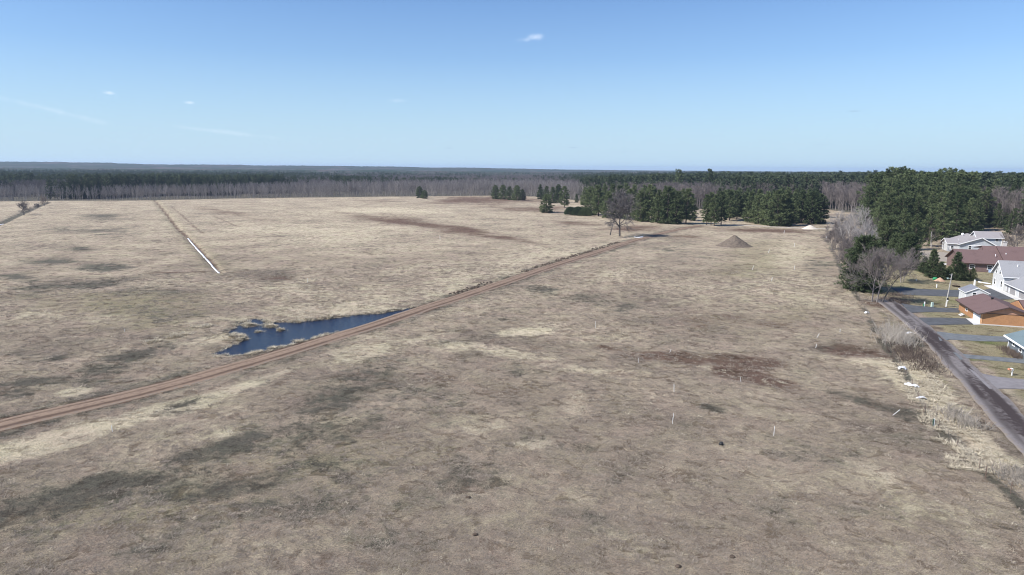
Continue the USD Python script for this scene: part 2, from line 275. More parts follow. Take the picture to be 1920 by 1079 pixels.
def leaf(name, lo, hi, trans=0.25, scale=0.25):
    n = {'g': ('geometry', {}), 'o': ('object_info', {}), 'n': ('noise_texture', {'scale': scale, 'detail': 4.0, 'roughness': 0.7}), 'rm': ('math', {'math_type': 'multiply_add', 'value2': 0.5}),
         'i': ('math', {'math_type': 'multiply_add', 'value2': 0.25}), 'sub': ('math', {'math_type': 'subtract', 'value2': 0.25}), 'r': ramp((0.2, lo), (0.8, hi)),
         'p': ('principled_bsdf', {'roughness': 0.75, 'specular_ior_level': 0.2}), 't': ('translucent_bsdf', {}), 'm': ('mix_closure', {'fac': trans})}
    l = [('g.position', 'n.vector'), ('o.random', 'rm.value1'), ('n.fac', 'rm.value3'), ('g.random_per_island', 'i.value1'), ('rm.value', 'i.value3'), ('i.value', 'sub.value1'), ('sub.value', 'r.fac'),
         ('r.color', 'p.base_color'), ('r.color', 't.color'), ('p.BSDF', 'm.closure1'), ('t.BSDF', 'm.closure2')]
    return M(name, n, l, surface='m.closure')
m_needle = leaf('pine_needles', (0.058, 0.080, 0.034), (0.152, 0.182, 0.082))
m_needle2 = leaf('far_pine_needles', (0.044, 0.062, 0.032), (0.10, 0.122, 0.062))
m_spruce = leaf('spruce_needles', (0.05, 0.07, 0.032), (0.125, 0.152, 0.07))
m_shrubgreen = leaf('juniper', (0.038, 0.058, 0.025), (0.085, 0.11, 0.046))
m_bark = plain('pine_bark', (0.085, 0.065, 0.055), 0.9, 0.3, 3)
m_greybark = plain('grey_bark', (0.20, 0.175, 0.16), 0.9, 0.25, 2)
m_palebark = plain('pale_bark', (0.40, 0.37, 0.345), 0.9, 0.2, 2)
m_oakbark = plain('oak_bark', (0.085, 0.075, 0.07), 0.9, 0.25, 3)
m_twig = leaf('grey_twigs', (0.105, 0.088, 0.082), (0.20, 0.172, 0.16), 0.0)
m_paletwig = leaf('pale_twigs', (0.20, 0.185, 0.175), (0.36, 0.33, 0.31), 0.0)
m_browntwig = leaf('brown_twigs', (0.10, 0.075, 0.06), (0.20, 0.155, 0.125), 0.0)
m_aspen = leaf('aspen_stems', (0.15, 0.132, 0.122), (0.33, 0.295, 0.27), 0.0, 0.05)
m_straw = leaf('straw_blades', (0.35, 0.30, 0.22), (0.60, 0.53, 0.40), 0.15, 0.5)
m_brownstraw = leaf('brown_blades', (0.20, 0.165, 0.132), (0.38, 0.32, 0.25), 0.15, 0.5)
m_darkstraw = leaf('dark_blades', (0.075, 0.066, 0.05), (0.18, 0.155, 0.115), 0.1, 0.5)

# ------------------------------------------------------------------ layout of roads, pond and neighbourhood (ground metres)
TRACK = resample(pxline([(-120, 832), (0, 797), (120, 769), (250, 740), (370, 708), (480, 677), (590, 644), (700, 610), (790, 580), (860, 558), (950, 528), (1033, 500), (1110, 476), (1183, 453), (1232, 440), (1275, 430), (1312, 423.5)]), 1.5)
CROSS = resample(pxline([(1318, 423), (1370, 422.5), (1420, 424), (1480, 427), (1540, 429), (1600, 431)]), 2.0)
GRAVEL = resample(pxline([(1656, 561), (1676, 575), (1706, 598.5), (1739, 626), (1770, 654), (1805, 691), (1842, 728), (1885, 775), (1935, 830), (2010, 905)]), 1.2)
FENCE = resample(pxline([(1548, 449), (1566, 480), (1582, 515), (1604, 553), (1625, 588), (1640, 615), (1662, 652), (1690, 690), (1712, 728), (1733, 768), (1752, 793), (1798, 842), (1849, 890), (1900, 932), (1960, 985)]), 3.0)
FIELD_EDGE = pxline([(1545, 440), (1566, 480), (1604, 553), (1640, 615), (1690, 690), (1752, 793), (1849, 890), (1990, 1010)])[::-1]
DITCH = resample(pxline([(290, 376), (308, 396), (330, 424), (352, 446), (380, 475), (412, 510)]), 2.0)
DITCH2 = resample(pxline([(-60, 440), (0, 419), (30, 405), (60, 392), (92, 379)]), 4.0)
POND = sg.Polygon(pxline([(424, 660), (450, 664), (510, 650), (570, 634), (640, 616), (700, 602), (745, 590), (792, 577), (770, 579), (720, 588), (655, 593), (600, 601), (560, 603), (500, 607), (478, 600), (455, 605), (440, 622), (470, 630), (452, 644)])).buffer(0.25)
HU = np.array([0.947, -0.321, 0]); HU /= np.linalg.norm(HU); HV = np.array([-HU[1], HU[0], 0]); HYAW = math.degrees(math.atan2(HU[1], HU[0]))

def ground_z(x, y):
    x, y = np.asarray(x, float), np.asarray(y, float); d = np.hypot(x, y)
    dt, _ = line_dist(x, y, TRACK[::4]); dc, _ = line_dist(x, y, CROSS[::4]); dg, sg2 = line_dist(x, y, GRAVEL[::4])
    fe, side = line_dist(x, y, FIELD_EDGE)
    right = np.where(side < 0, sstep(fe, 0.5, 4.0), 0.0)*sstep(x, 30, 45)*(y < 330)*(y > 20)
    flat = np.minimum(np.minimum(sstep(dt, 3.0, 9.0), sstep(dc, 4.0, 12.0)), sstep(dg, 3.2, 7.0))*(1-right)
    near = 1-sstep(d, 500, 1000)
    rough = sstep(fbm2(x, y, 28.0, 3, 5), 0.35, 0.65)*0.75+0.25
    z = ((fbm2(x, y, 1.5, 3, 2)-0.5)*0.46*rough*(1-sstep(d, 130, 320))+(fbm2(x, y, 7.0, 3, 4)-0.5)*0.34+(fbm2(x, y, 45.0, 2, 3)-0.5)*0.8)*flat*near-0.03
    z = z-0.02*(1-flat)
    verge = right*(sg2 < 0)*(sstep(dg, 3.2, 5.5)*(1-sstep(dg, 9, 14)))*(fbm2(x, y, 1.4, 3, 9)-0.35)*0.5       # tussocky strip beside the gravel road
    z = z+np.where(side < 0, 1.0, 0.0)*verge*(x < 90)
    z = z-0.5*(1-sstep(line_dist(x, y, DITCH[::3])[0], 0.6, 2.4))-0.7*(1-sstep(line_dist(x, y, DITCH2[::2])[0], 0.8, 4.0))
    hump = at(1712, 514); z = z+1.1*np.exp(-(((x-hump[0])/7)**2+((y-hump[1])/4.5)**2))
    m = (x > -80) & (x < 0) & (y > 95) & (y < 175)
    if np.any(m):
        pd = shapely.distance(POND.boundary, shapely.points(x[m], y[m])); ins = shapely.contains_xy(POND, x[m], y[m]); sd = np.where(ins, -pd, pd)
        bumps = (fbm2(x[m], y[m], 2.3, 3, 8)-0.5)*1.1*sstep(sd, -3.4, 0.3)
        dip = -0.50*(1-sstep(sd+fbm2(x[m], y[m], 3.0, 3, 21)*1.0-0.5, -0.5, 2.0))
        for ix, iy, ir in ((468, 610, 1.2), (507, 611, 1.0), (525, 618, 0.8), (442, 634, 0.9), (482, 621, 0.7)):
            c = at(ix, iy); dip = dip+0.55*np.exp(-((x[m]-c[0])**2/(1.9*ir**2)+(y[m]-c[1])**2/(1.3*ir**2)))
        z[m] = np.where(sd < 4, z[m]*sstep(sd, 0, 4)+dip+bumps*sstep(sd, 4, 0.5)*(dt[m] > 3.5), z[m])
    return z

# patches of grass of another colour, seen from above as ellipses: (channel, centre, half axes, tilt, strength)
DARK, STRAW, RED, OLIVE, LUSH, MUD = range(6)
PATCH = [
 (DARK, 60, 960, 120, 45, -15, .85), (DARK, 170, 912, 125, 34, -15, .9), (DARK, 330, 895, 120, 28, -10, .75), (DARK, 430, 832, 120, 26, -10, .9), (DARK, 560, 803, 95, 24, -12, .65),
 (DARK, 640, 735, 115, 32, -15, .7), (DARK, 725, 690, 95, 22, -8, .65), (DARK, 300, 1000, 130, 40, -10, .45), (DARK, 520, 960, 150, 40, -10, .5), (DARK, 650, 870, 100, 40, 0, .55),
 (DARK, 850, 905, 110, 28, 0, .42), (DARK, 790, 762, 130, 38, 0, .42), (DARK, 270, 1035, 90, 25, -15, .6), (DARK, 330, 760, 60, 10, -15, .5), (DARK, 120, 1060, 120, 20, -10, .5), (DARK, 960, 1010, 120, 40, 10, .42), (DARK, 700, 1010, 110, 30, -5, .45),
 (DARK, 250, 930, 280, 70, -14, .6), (DARK, 120, 1010, 170, 50, -10, .5), (DARK, 430, 900, 170, 60, -12, .5), (DARK, 600, 800, 150, 42, -12, .45), (DARK, 760, 900, 160, 50, -8, .36),
 (DARK, 45, 722, 65, 9, -6, .95), (DARK, 175, 705, 75, 22, -15, .75), (DARK, 280, 662, 75, 13, -15, .85), (DARK, 225, 678, 60, 12, -10, .6), (DARK, 100, 672, 45, 8, -5, .65), (DARK, 20, 662, 30, 8, 0, .65), (DARK, 20, 745, 60, 16, -8, .7),
 (DARK, 110, 490, 48, 7, 0, .95), (DARK, 192, 503, 52, 7, 0, .95), (DARK, 25, 519, 32, 8, 0, .85), (DARK, 80, 537, 55, 14, 0, .65), (DARK, 172, 532, 72, 8, -5, .75), (DARK, 200, 407, 45, 6, 0, .7), (DARK, 190, 432, 60, 7, 0, .55), (DARK, 120, 432, 50, 6, 0, .5),
 (DARK, 130, 466, 35, 5, 0, .6), (DARK, 215, 440, 35, 5, 0, .5), (DARK, 290, 550, 95, 22, 0, .4), (DARK, 300, 592, 120, 22, 0, .38), (DARK, 515, 518, 40, 12, 5, .6), (DARK, 1030, 548, 50, 14, 10, .75), (DARK, 1110, 560, 60, 14, 5, .5), (DARK, 1172, 580, 35, 12, -10, .65), (DARK, 945, 596, 50, 9, 3, .55), (DARK, 850, 640, 50, 8, 0, .4),
 (DARK, 1540, 500, 36, 14, 10, .6), (DARK, 1535, 432, 50, 6, 0, .4), (DARK, 1330, 762, 26, 6, 10, .95), (DARK, 1600, 742, 60, 8, 15, .9), (DARK, 1655, 757, 65, 11, 15, .7), (DARK, 1560, 655, 42, 11, 0, .75), (DARK, 1782, 815, 45, 18, 35, .75), (DARK, 1700, 772, 70, 18, 20, .55),
 (DARK, 1250, 465, 45, 10, 0, .45), (DARK, 1290, 485, 60, 7, 0, .45), (DARK, 1225, 440, 40, 4, 0, .3), (DARK, 1660, 640, 40, 8, 50, .5), (DARK, 1700, 640, 45, 25, 45, .6), (DARK, 1730, 670, 35, 15, 45, .5), (DARK, 1720, 830, 90, 22, 20, .35),
 (DARK, 480, 720, 70, 14, -18, .4), (DARK, 570, 760, 60, 12, -15, .45), (DARK, 1500, 860, 150, 30, 8, .3), (DARK, 1420, 950, 120, 25, 15, .34), (DARK, 1250, 900, 120, 26, 5, .36), (DARK, 1100, 830, 130, 24, 5, .33), (DARK, 1610, 940, 100, 24, 20, .33), (DARK, 980, 690, 90, 14, 0, .4), (DARK, 1090, 970, 110, 24, 10, .4),
 (RED, 1240, 667, 66, 10, 4, 1.3), (RED, 1245, 678, 55, 4, 4, .6), (RED, 1380, 675, 76, 11, 5, 1.3), (RED, 1400, 702, 92, 12, 11, 1.3), (RED, 1605, 660, 65, 14, 3, .95), (RED, 1130, 650, 45, 6, 8, .6), (RED, 770, 416, 85, 8, 8, .78), (RED, 860, 433, 95, 8, 8, .76), (RED, 960, 451, 65, 5, 8, .62),
 (RED, 900, 377, 130, 7, 0, .75), (RED, 1000, 392, 90, 6, 2, .6), (RED, 690, 408, 70, 6, 5, .55), (RED, 1435, 432, 110, 4, 2, .75), (RED, 1285, 446, 55, 5, 0, .5), (RED, 1205, 428, 60, 6, 0, .65), (RED, 1100, 418, 60, 5, 2, .55), (RED, 420, 398, 70, 7, 10, .5), (RED, 1700, 598, 26, 12, 45, .5), (RED, 1680, 585, 22, 8, 45, .6), (RED, 520, 520, 45, 9, 5, .5), (RED, 1660, 568, 45, 8, 5, .8), (RED, 1490, 610, 80, 16, 5, .4), (RED, 1330, 600, 110, 22, 0, .4), (RED, 900, 715, 110, 20, 0, .35), (RED, 1480, 1000, 110, 25, 10, .3), (RED, 1060, 740, 90, 20, 0, .35),
 (STRAW, 215, 793, 260, 13, -15, .95), (STRAW, 90, 838, 120, 15, -14, .9), (STRAW, 480, 715, 90, 10, -17, .6), (STRAW, 1000, 622, 55, 8, 0, .9), (STRAW, 900, 652, 160, 14, 6, .65), (STRAW, 720, 652, 110, 15, -8, .6), (STRAW, 1080, 742, 42, 26, 0, .55), (STRAW, 1705, 702, 70, 24, 20, .95), (STRAW, 1765, 742, 55, 30, 38, .95), (STRAW, 1835, 832, 75, 26, 40, .95), (STRAW, 1900, 895, 60, 22, 40, .85),
 (STRAW, 1640, 682, 60, 9, 5, .75), (STRAW, 1560, 672, 60, 6, 5, .6), (STRAW, 1460, 545, 110, 40, 0, .45), (STRAW, 1000, 482, 160, 26, -10, .45), (STRAW, 600, 432, 260, 28, 0, .5), (STRAW, 720, 398, 170, 12, 0, .6), (STRAW, 850, 540, 110, 36, -15, .5), (STRAW, 1625, 900, 90, 36, 30, .5), (STRAW, 1710, 960, 70, 40, 30, .5), (STRAW, 1490, 480, 60, 40, 0, .5),
 (STRAW, 1120, 690, 120, 10, 5, .55), (STRAW, 1330, 690, 60, 5, 8, .6), (STRAW, 1450, 715, 90, 8, 8, .5), (STRAW, 1000, 830, 60, 16, -10, .5), (STRAW, 900, 800, 50, 16, -10, .55), (STRAW, 410, 530, 60, 14, -5, .35), (STRAW, 560, 540, 110, 26, 0, .45), (STRAW, 680, 570, 110, 22, -10, .55), (STRAW, 380, 640, 80, 9, -10, .6), (STRAW, 100, 590, 130, 14, 0, .45), (STRAW, 130, 740, 50, 12, -10, .8), (STRAW, 230, 890, 60, 8, -10, .6), (STRAW, 410, 815, 35, 10, -10, .7), (STRAW, 1560, 560, 60, 20, 5, .4), (STRAW, 1330, 540, 110, 26, 0, .35), (STRAW, 1180, 510, 90, 16, -5, .4), (STRAW, 1060, 610, 80, 9, 0, .4), (STRAW, 840, 930, 80, 20, -8, .35), (STRAW, 1370, 930, 120, 14, 25, .4), (STRAW, 1150, 1010, 150, 16, 30, .35), (STRAW, 1800, 1000, 120, 30, 35, .4),
 (OLIVE, 270, 575, 170, 45, 0, .6), (OLIVE, 1470, 580, 130, 40, 0, .45), (OLIVE, 1450, 490, 110, 50, 0, .5), (OLIVE, 300, 960, 260, 90, -10, .5), (OLIVE, 620, 850, 240, 80, -10, .45), (OLIVE, 130, 560, 130, 40, 0, .4), (OLIVE, 1690, 960, 150, 60, 30, .45), (OLIVE, 1660, 610, 30, 40, 60, .5),
 (LUSH, 1855, 640, 45, 5, 5, .75), (LUSH, 1850, 677, 60, 4, 5, .6), (LUSH, 1770, 566, 50, 5, 0, .45), (LUSH, 1900, 693, 60, 4, 5, .5), (MUD, 1690, 566, 30, 8, 20, .7), (MUD, 1900, 655, 20, 8, 30, .5)]
EDGE = np.array([(-260, 380.5), (-60, 378.5), (0, 378), (150, 377), (290, 376), (420, 373), (560, 371), (700, 369.5), (800, 368.5), (920, 367.5), (1000, 369), (1060, 374), (1090, 377), (1180, 388), (1240, 391), (1300, 393), (1400, 391), (1540, 392), (1585, 398), (1640, 402), (1700, 408), (1800, 412), (1850, 424), (1920, 432), (2020, 440)])
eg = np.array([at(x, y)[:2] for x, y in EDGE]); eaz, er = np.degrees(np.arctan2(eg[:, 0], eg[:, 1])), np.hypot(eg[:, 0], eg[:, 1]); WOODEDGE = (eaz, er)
def tones(x, y):
    out = np.zeros((6, len(x))); wa, wb = fbm2(x, y, 14.0, 4, 81)-.5, fbm2(x, y, 14.0, 4, 82)-.5; wc, wd = fbm2(x, y, 45.0, 4, 83)-.5, fbm2(x, y, 45.0, 4, 84)-.5; far_ = sstep(np.hypot(x, y), 150, 350); wa, wb = (wa*(1-far_)+wc*far_)*2.6, (wb*(1-far_)+wd*far_)*2.6
    for ch, cx, cy, rx, ry, ang, s in PATCH:
        c = at(cx, cy)[:2]; ca, sa = math.cos(math.radians(ang)), math.sin(math.radians(ang))
        a = at(cx+rx*ca, cy+rx*sa)[:2]-c; b = (at(cx-ry*sa, cy+ry*ca)[:2]-at(cx+ry*sa, cy-ry*ca)[:2])/2
        A = np.linalg.inv(np.stack([a, b], 1)); q = A @ np.stack([x-c[0], y-c[1]])
        r = np.hypot(q[0]+wa, q[1]+wb); k = r < 1.8
        out[ch, k] = np.maximum(out[ch, k], s*{DARK: 1.05, RED: 1.2}.get(ch, 1.1)*(1-sstep(r[k], 0.0, 1.75)))
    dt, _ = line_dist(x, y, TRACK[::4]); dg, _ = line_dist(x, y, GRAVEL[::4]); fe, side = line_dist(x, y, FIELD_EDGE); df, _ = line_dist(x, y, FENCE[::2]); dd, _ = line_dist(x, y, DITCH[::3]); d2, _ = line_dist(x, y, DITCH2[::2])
    verge = (1-sstep(dt, 2.4, 7.5)); out[DARK] = np.maximum(out[DARK], verge*0.55); out[RED] = np.maximum(out[RED], (1-sstep(dt, 2.0, 3.6))*0.75)
    lawn = (side < 0)*sstep(fe, 1, 4)*sstep(dg, 3, 5)*(x > 60)*(y < 260)*(x-0.34*y > 32)
    out[OLIVE] = np.maximum(out[OLIVE], lawn*(0.45+0.55*fbm2(x, y, 9.0, 3, 77))); out[STRAW] *= 1-0.0*lawn
    out[MUD] = np.maximum(out[MUD], (1-sstep(dg, 2.0, 3.4))*0.55)
    pm = (x > -80) & (x < 0) & (y > 95) & (y < 185)
    if np.any(pm): out[DARK, pm] = np.maximum(out[DARK, pm], 0.75*(1-sstep(shapely.distance(POND, shapely.points(x[pm], y[pm])), 0.2, 3.0)))
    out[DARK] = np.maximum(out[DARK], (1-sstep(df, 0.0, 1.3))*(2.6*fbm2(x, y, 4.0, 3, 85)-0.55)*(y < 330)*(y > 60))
    farfade = np.where(y > 0, 1.0, 1.0)
    out[RED] = np.maximum(out[RED], (1-sstep(dd, 0.4, 1.8))*0.66*(y > 215)); out[OLIVE] = np.maximum(out[OLIVE], (1-sstep(dd, 2, 9))*0.4); out[DARK] = np.maximum(out[DARK], (1-sstep(d2, 1.0, 3.5))*0.95)
    dcr, _ = line_dist(x, y, pxline([(270, 513), (412, 508.5)])); out[RED] = np.maximum(out[RED], (1-sstep(dcr, 0.4, 1.6))*0.8)
    for a_, b_ in (((322, 388), (382, 440)), ((400, 405), (445, 425))):
        dl, _ = line_dist(x, y, pxline([a_, b_])); out[RED] = np.maximum(out[RED], (1-sstep(dl, 0.3, 1.8))*0.5)
    d = np.hypot(x, y); straw_far = sstep(d, 150, 400)*0.32*((x < 150)); out[STRAW] = np.maximum(out[STRAW], straw_far)
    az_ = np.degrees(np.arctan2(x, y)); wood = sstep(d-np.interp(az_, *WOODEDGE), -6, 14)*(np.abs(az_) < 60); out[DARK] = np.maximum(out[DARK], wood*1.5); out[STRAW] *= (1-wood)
    return out

# ------------------------------------------------------------------ ground, one sheet to the horizon
th = np.unique(np.r_[np.linspace(-46.5, 46.5, 560), np.linspace(46.5, 313.5, 66)])*math.pi/180
rr = np.unique(np.r_[0.0, np.linspace(4, 44, 18), 45*np.exp(np.linspace(0, math.log(900/45.0), 640)), 900*np.exp(np.linspace(0, math.log(14000/900.0), 50))])
TH, RR = np.meshgrid(th[:-1], rr[1:]); gx, gy = (RR*np.sin(TH)).ravel(), (RR*np.cos(TH)).ravel()
nt, nr = len(th)-1, len(rr)-1
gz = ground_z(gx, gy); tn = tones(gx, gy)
ii, jj = np.meshgrid(np.arange(nr-1), np.arange(nt), indexing='ij'); j2 = (jj+1) % nt
quad = np.stack([ii*nt+jj, ii*nt+j2, (ii+1)*nt+j2, (ii+1)*nt+jj], -1).reshape(-1, 4)[:, ::-1]
fan = np.stack([np.full(nt, nr*nt), (np.arange(nt)+1) % nt, np.arange(nt)], 1)
gv = np.vstack([np.stack([gx, gy, gz], 1), [[0, 0, 0]]])
gf = np.vstack([quad[:, [0, 1, 2]], quad[:, [0, 2, 3]], fan])
ground = obj('ground', (gv, gf), m_ground, smooth=True); tag(ground, kind='structure')
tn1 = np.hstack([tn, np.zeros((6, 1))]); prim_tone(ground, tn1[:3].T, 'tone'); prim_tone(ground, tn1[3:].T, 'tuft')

# ------------------------------------------------------------------ roads
def ribbon(name, line, half, mat, wet=(), ruts=(0.45, 0.8), crown=0.07, edge=0.35, base=0.0, seed=0):
    p = np.asarray(line); t = np.gradient(p, axis=0); t /= np.linalg.norm(t, axis=1, keepdims=True); nrm = np.stack([-t[:, 1], t[:, 0]], 1)
    us = np.array([-1.0, -0.82, -0.62, -0.42, -0.2, 0, 0.2, 0.42, 0.62, 0.82, 1.0]); zz = np.array([-0.09, 0.03, 0.035, 0.02, 0.05, 0.06, 0.05, 0.02, 0.035, 0.03, -0.09])*crown/0.07
    col = np.array([0.3, 0.5, 0.2, 0.02, 0.4, 0.66, 0.52, 0.16, 0.42, 0.66, 0.4])
    edg = np.array([0.85, 0.45, 0.1, 0, 0, 0.08, 0, 0, 0.1, 0.45, 0.85])
    w = half*(1.06+0.3*(fbm2(p[:, 0], p[:, 1], 5.0, 4, seed+30)-0.5)*2); w2 = half*(1.06+0.3*(fbm2(p[:, 0], p[:, 1], 4.0, 4, seed+40)-0.5)*2)
    V, C = [], []
    for k, u in enumerate(us):
        q = p+nrm*(u*np.where(u < 0, w, w2))[:, None]; V.append(np.c_[q, np.full(len(p), base+zz[k])])
        wx = np.zeros(len(p))
        for cx, cy, rx, ry, ang, s in wet:
            c = at(cx, cy)[:2]; ca, sa = math.cos(math.radians(ang)), math.sin(math.radians(ang)); a = at(cx+rx*ca, cy+rx*sa)[:2]-c; b = at(cx-ry*sa, cy+ry*ca)[:2]-c
            r = np.hypot(*(np.linalg.inv(np.stack([a, b], 1)) @ (q-c).T)); wx = np.maximum(wx, s*(1-sstep(r, 0.2, 1.5)))
        C.append(np.c_[np.full(len(p), col[k]), wx*(0.45 if k in (4, 5) else 1.0), np.full(len(p), edg[k])])
    V, C = np.stack(V, 1), np.stack(C, 1); n, m = V.shape[:2]; a, b = np.meshgrid(np.arange(n-1), np.arange(m-1), indexing='ij')
    q = np.stack([a*m+b, (a+1)*m+b, (a+1)*m+b+1, a*m+b+1], -1).reshape(-1, 4)[:, ::-1]
    pr = obj(name, (V.reshape(-1, 3), np.vstack([q[:, [0, 1, 2]], q[:, [0, 2, 3]]])), mat, smooth=True)
    z_up = True; prim_tone(pr, C.reshape(-1, 3)); tag(pr, kind='structure'); return pr
ribbon('dirt_track', TRACK, 2.25, m_track)
ribbon('crossing_track', CROSS, 3.4, m_pale, seed=3)
ribbon('gravel_road', GRAVEL, 2.35, m_gravel, wet=[(1752, 637, 42, 11, 40, .95), (1776, 664, 12, 4, 40, .8), (1822, 712, 22, 5, 45, .8), (1870, 752, 75, 9, 42, 1), (1848, 745, 50, 4, 42, .9), (1905, 800, 60, 8, 42, 1), (1690, 580, 18, 5, 40, .6), (1712, 605, 20, 3, 40, .5), (1815, 690, 25, 3, 45, .5)], seed=5)
def pave(name, pts, mat, z):
    P3 = np.array([at(x, y)[:2] for x, y in pts]); pl = sg.Polygon(P3).buffer(0); pl = pl.segmentize(0.8)
    xy = np.array(pl.exterior.coords)[:-1]; xy = xy+0.16*(np.stack([fbm2(xy[:, 0], xy[:, 1], 1.3, 2, 11), fbm2(xy[:, 0], xy[:, 1], 1.3, 2, 12)], 1)-0.5)
    m = trimesh.creation.extrude_polygon(sg.Polygon(xy).buffer(0), 0.12, engine='earcut'); m.apply_translation([0, 0, z-0.12])
    return tag(obj(name, m, mat), kind='structure')
pave('driveway', [(1672, 541), (1700, 541), (1745, 543), (1795, 544.5), (1836, 546), (1858, 541), (1904, 561), (1880, 562), (1825, 558), (1760, 555.5), (1690, 553)], m_asphalt, 0.030)
pave('driveway', [(1690, 569), (1712, 573), (1760, 577.5), (1799, 578.5), (1799, 586.5), (1750, 585), (1706, 587)], m_asphalt, 0.030)
pave('driveway', [(1722, 596), (1760, 596), (1812, 597.5), (1826, 608.5), (1790, 609), (1738, 610)], m_asphalt, 0.030)
pave('driveway', [(1756, 622), (1790, 626), (1830, 629), (1892, 632), (1892, 641), (1840, 640), (1781, 637), (1762, 640)], m_bluegravel, 0.030)
pave('driveway', [(1786, 661), (1812, 665), (1860, 669), (1925, 674), (1925, 682), (1870, 677), (1815, 672), (1796, 676)], m_bluegravel, 0.030)
pave('driveway', [(1810, 688), (1832, 699), (1870, 707), (1930, 713), (1930, 730), (1880, 729), (1842, 730)], m_greydrive, 0.030)
pave('concrete_apron', [(1811, 597.5), (1822, 597.5), (1838, 609), (1826, 609.5)], m_concrete, 0.040)
pave('concrete_walk', [(1845, 535.5), (1857, 535), (1906, 556.5), (1925, 560), (1925, 566), (1903, 562)], m_concrete, 0.040)
pave('gravel_yard', [(1722, 470), (1775, 474), (1790, 483), (1785, 492), (1740, 488), (1725, 480)], m_pale, 0.02)

# ------------------------------------------------------------------ water
N = {'g': ('geometry', {}), 'n': ('noise_texture', {'scale': 3.5, 'detail': 4.0, 'roughness': 0.65}), 'b': ('bump', {'strength': 0.8, 'distance': 0.16}), 'p': ('principled_bsdf', {'base_color': (0.010, 0.018, 0.04), 'roughness': 0.12, 'ior': 1.33, 'specular_ior_level': 0.36})}
m_water = M('pond_water', N, [('g.position', 'n.vector'), ('n.fac', 'b.height'), ('b.normal', 'p.normal')])
wp = POND.buffer(3.2); tv, tf = trimesh.creation.triangulate_polygon(wp, engine='earcut')
pond_v = np.c_[tv, np.full(len(tv), -0.21)]
clip = shapely.contains_xy(sg.LineString(TRACK).buffer(2.6), pond_v[:, 0], pond_v[:, 1])
wp = wp.difference(sg.LineString(TRACK).buffer(2.7)); wp = max(getattr(wp, 'geoms', [wp]), key=lambda g: g.area)
tv, tf = trimesh.creation.triangulate_polygon(wp, engine='earcut')
tag(obj('pond_water', (np.c_[tv, np.full(len(tv), -0.21)], tf), m_water), kind='structure')

# ------------------------------------------------------------------ far wooded hills
N = {'g': ('geometry', {}), 'n': ('noise_texture', {'scale': 0.0045, 'detail': 5.0, 'roughness': 0.6}), 'n2': ('noise_texture', {'scale': 0.05, 'detail': 4.0, 'roughness': 0.7}), 'a': ('math', {'math_type': 'multiply_add', 'value2': 0.35}),
     'r': ramp((0.55, (0.030, 0.045, 0.030)), (0.68, (0.042, 0.055, 0.038)), (0.76, (0.08, 0.072, 0.068)), (0.9, (0.115, 0.1, 0.095))), 'p': ('principled_bsdf', {'roughness': 1.0, 'specular_ior_level': 0.0})}
m_hill = M('hill_woods', N, [('g.position', 'n.vector'), ('g.position', 'n2.vector'), ('n2.fac', 'a.value1'), ('n.fac', 'a.value3'), ('a.value', 'r.fac'), ('r.color', 'p.base_color')])
hth = np.radians(np.linspace(-56, 56, 620)); hr = 1900*np.exp(np.linspace(0, math.log(11000/1900), 130))
HT, HR = np.meshgrid(hth, hr); hx, hy = (HR*np.sin(HT)).ravel(), (HR*np.cos(HT)).ravel(); azd = np.degrees(HT.ravel()); rad = HR.ravel()
def hill_h(azd, rad, x, y):
    base = 12+6*(fbm2(x, y, 30.0, 3, 51)-0.5)*2+5*(fbm2(x, y, 260.0, 3, 52)-0.5)
    ridge = np.interp(azd, [-56, -37, -33, -28, -20, -12, -5, 2, 8, 14, 56], [46, 44, 40, 31, 29, 26, 22, 14, 8, 3, 3])*(0.8+0.45*fbm2(azd*9, rad*0.0, 30.0, 3, 53))
    mid = np.interp(azd, [-56, -30, -10, 5, 56], [10, 8, 6, 2, 2])
    return (base+ridge*sstep(rad, 3300, 5600)*(1-0.6*sstep(rad, 6500, 9000))+mid*sstep(rad, 2200, 3000)*(1-sstep(rad, 3100, 3600)))*sstep(rad, 1900, 1960)-0.5
hz = hill_h(azd, rad, hx, hy); nt_ = len(hth); a_, b_ = np.meshgrid(np.arange(len(hr)-1), np.arange(nt_-1), indexing='ij')
q = np.stack([a_*nt_+b_, a_*nt_+b_+1, (a_+1)*nt_+b_+1, (a_+1)*nt_+b_], -1).reshape(-1, 4)[:, ::-1]
tag(obj('wooded_hills', (np.stack([hx, hy, hz], 1), np.vstack([q[:, [0, 1, 2]], q[:, [0, 2, 3]]])), m_hill, smooth=False), kind='structure')

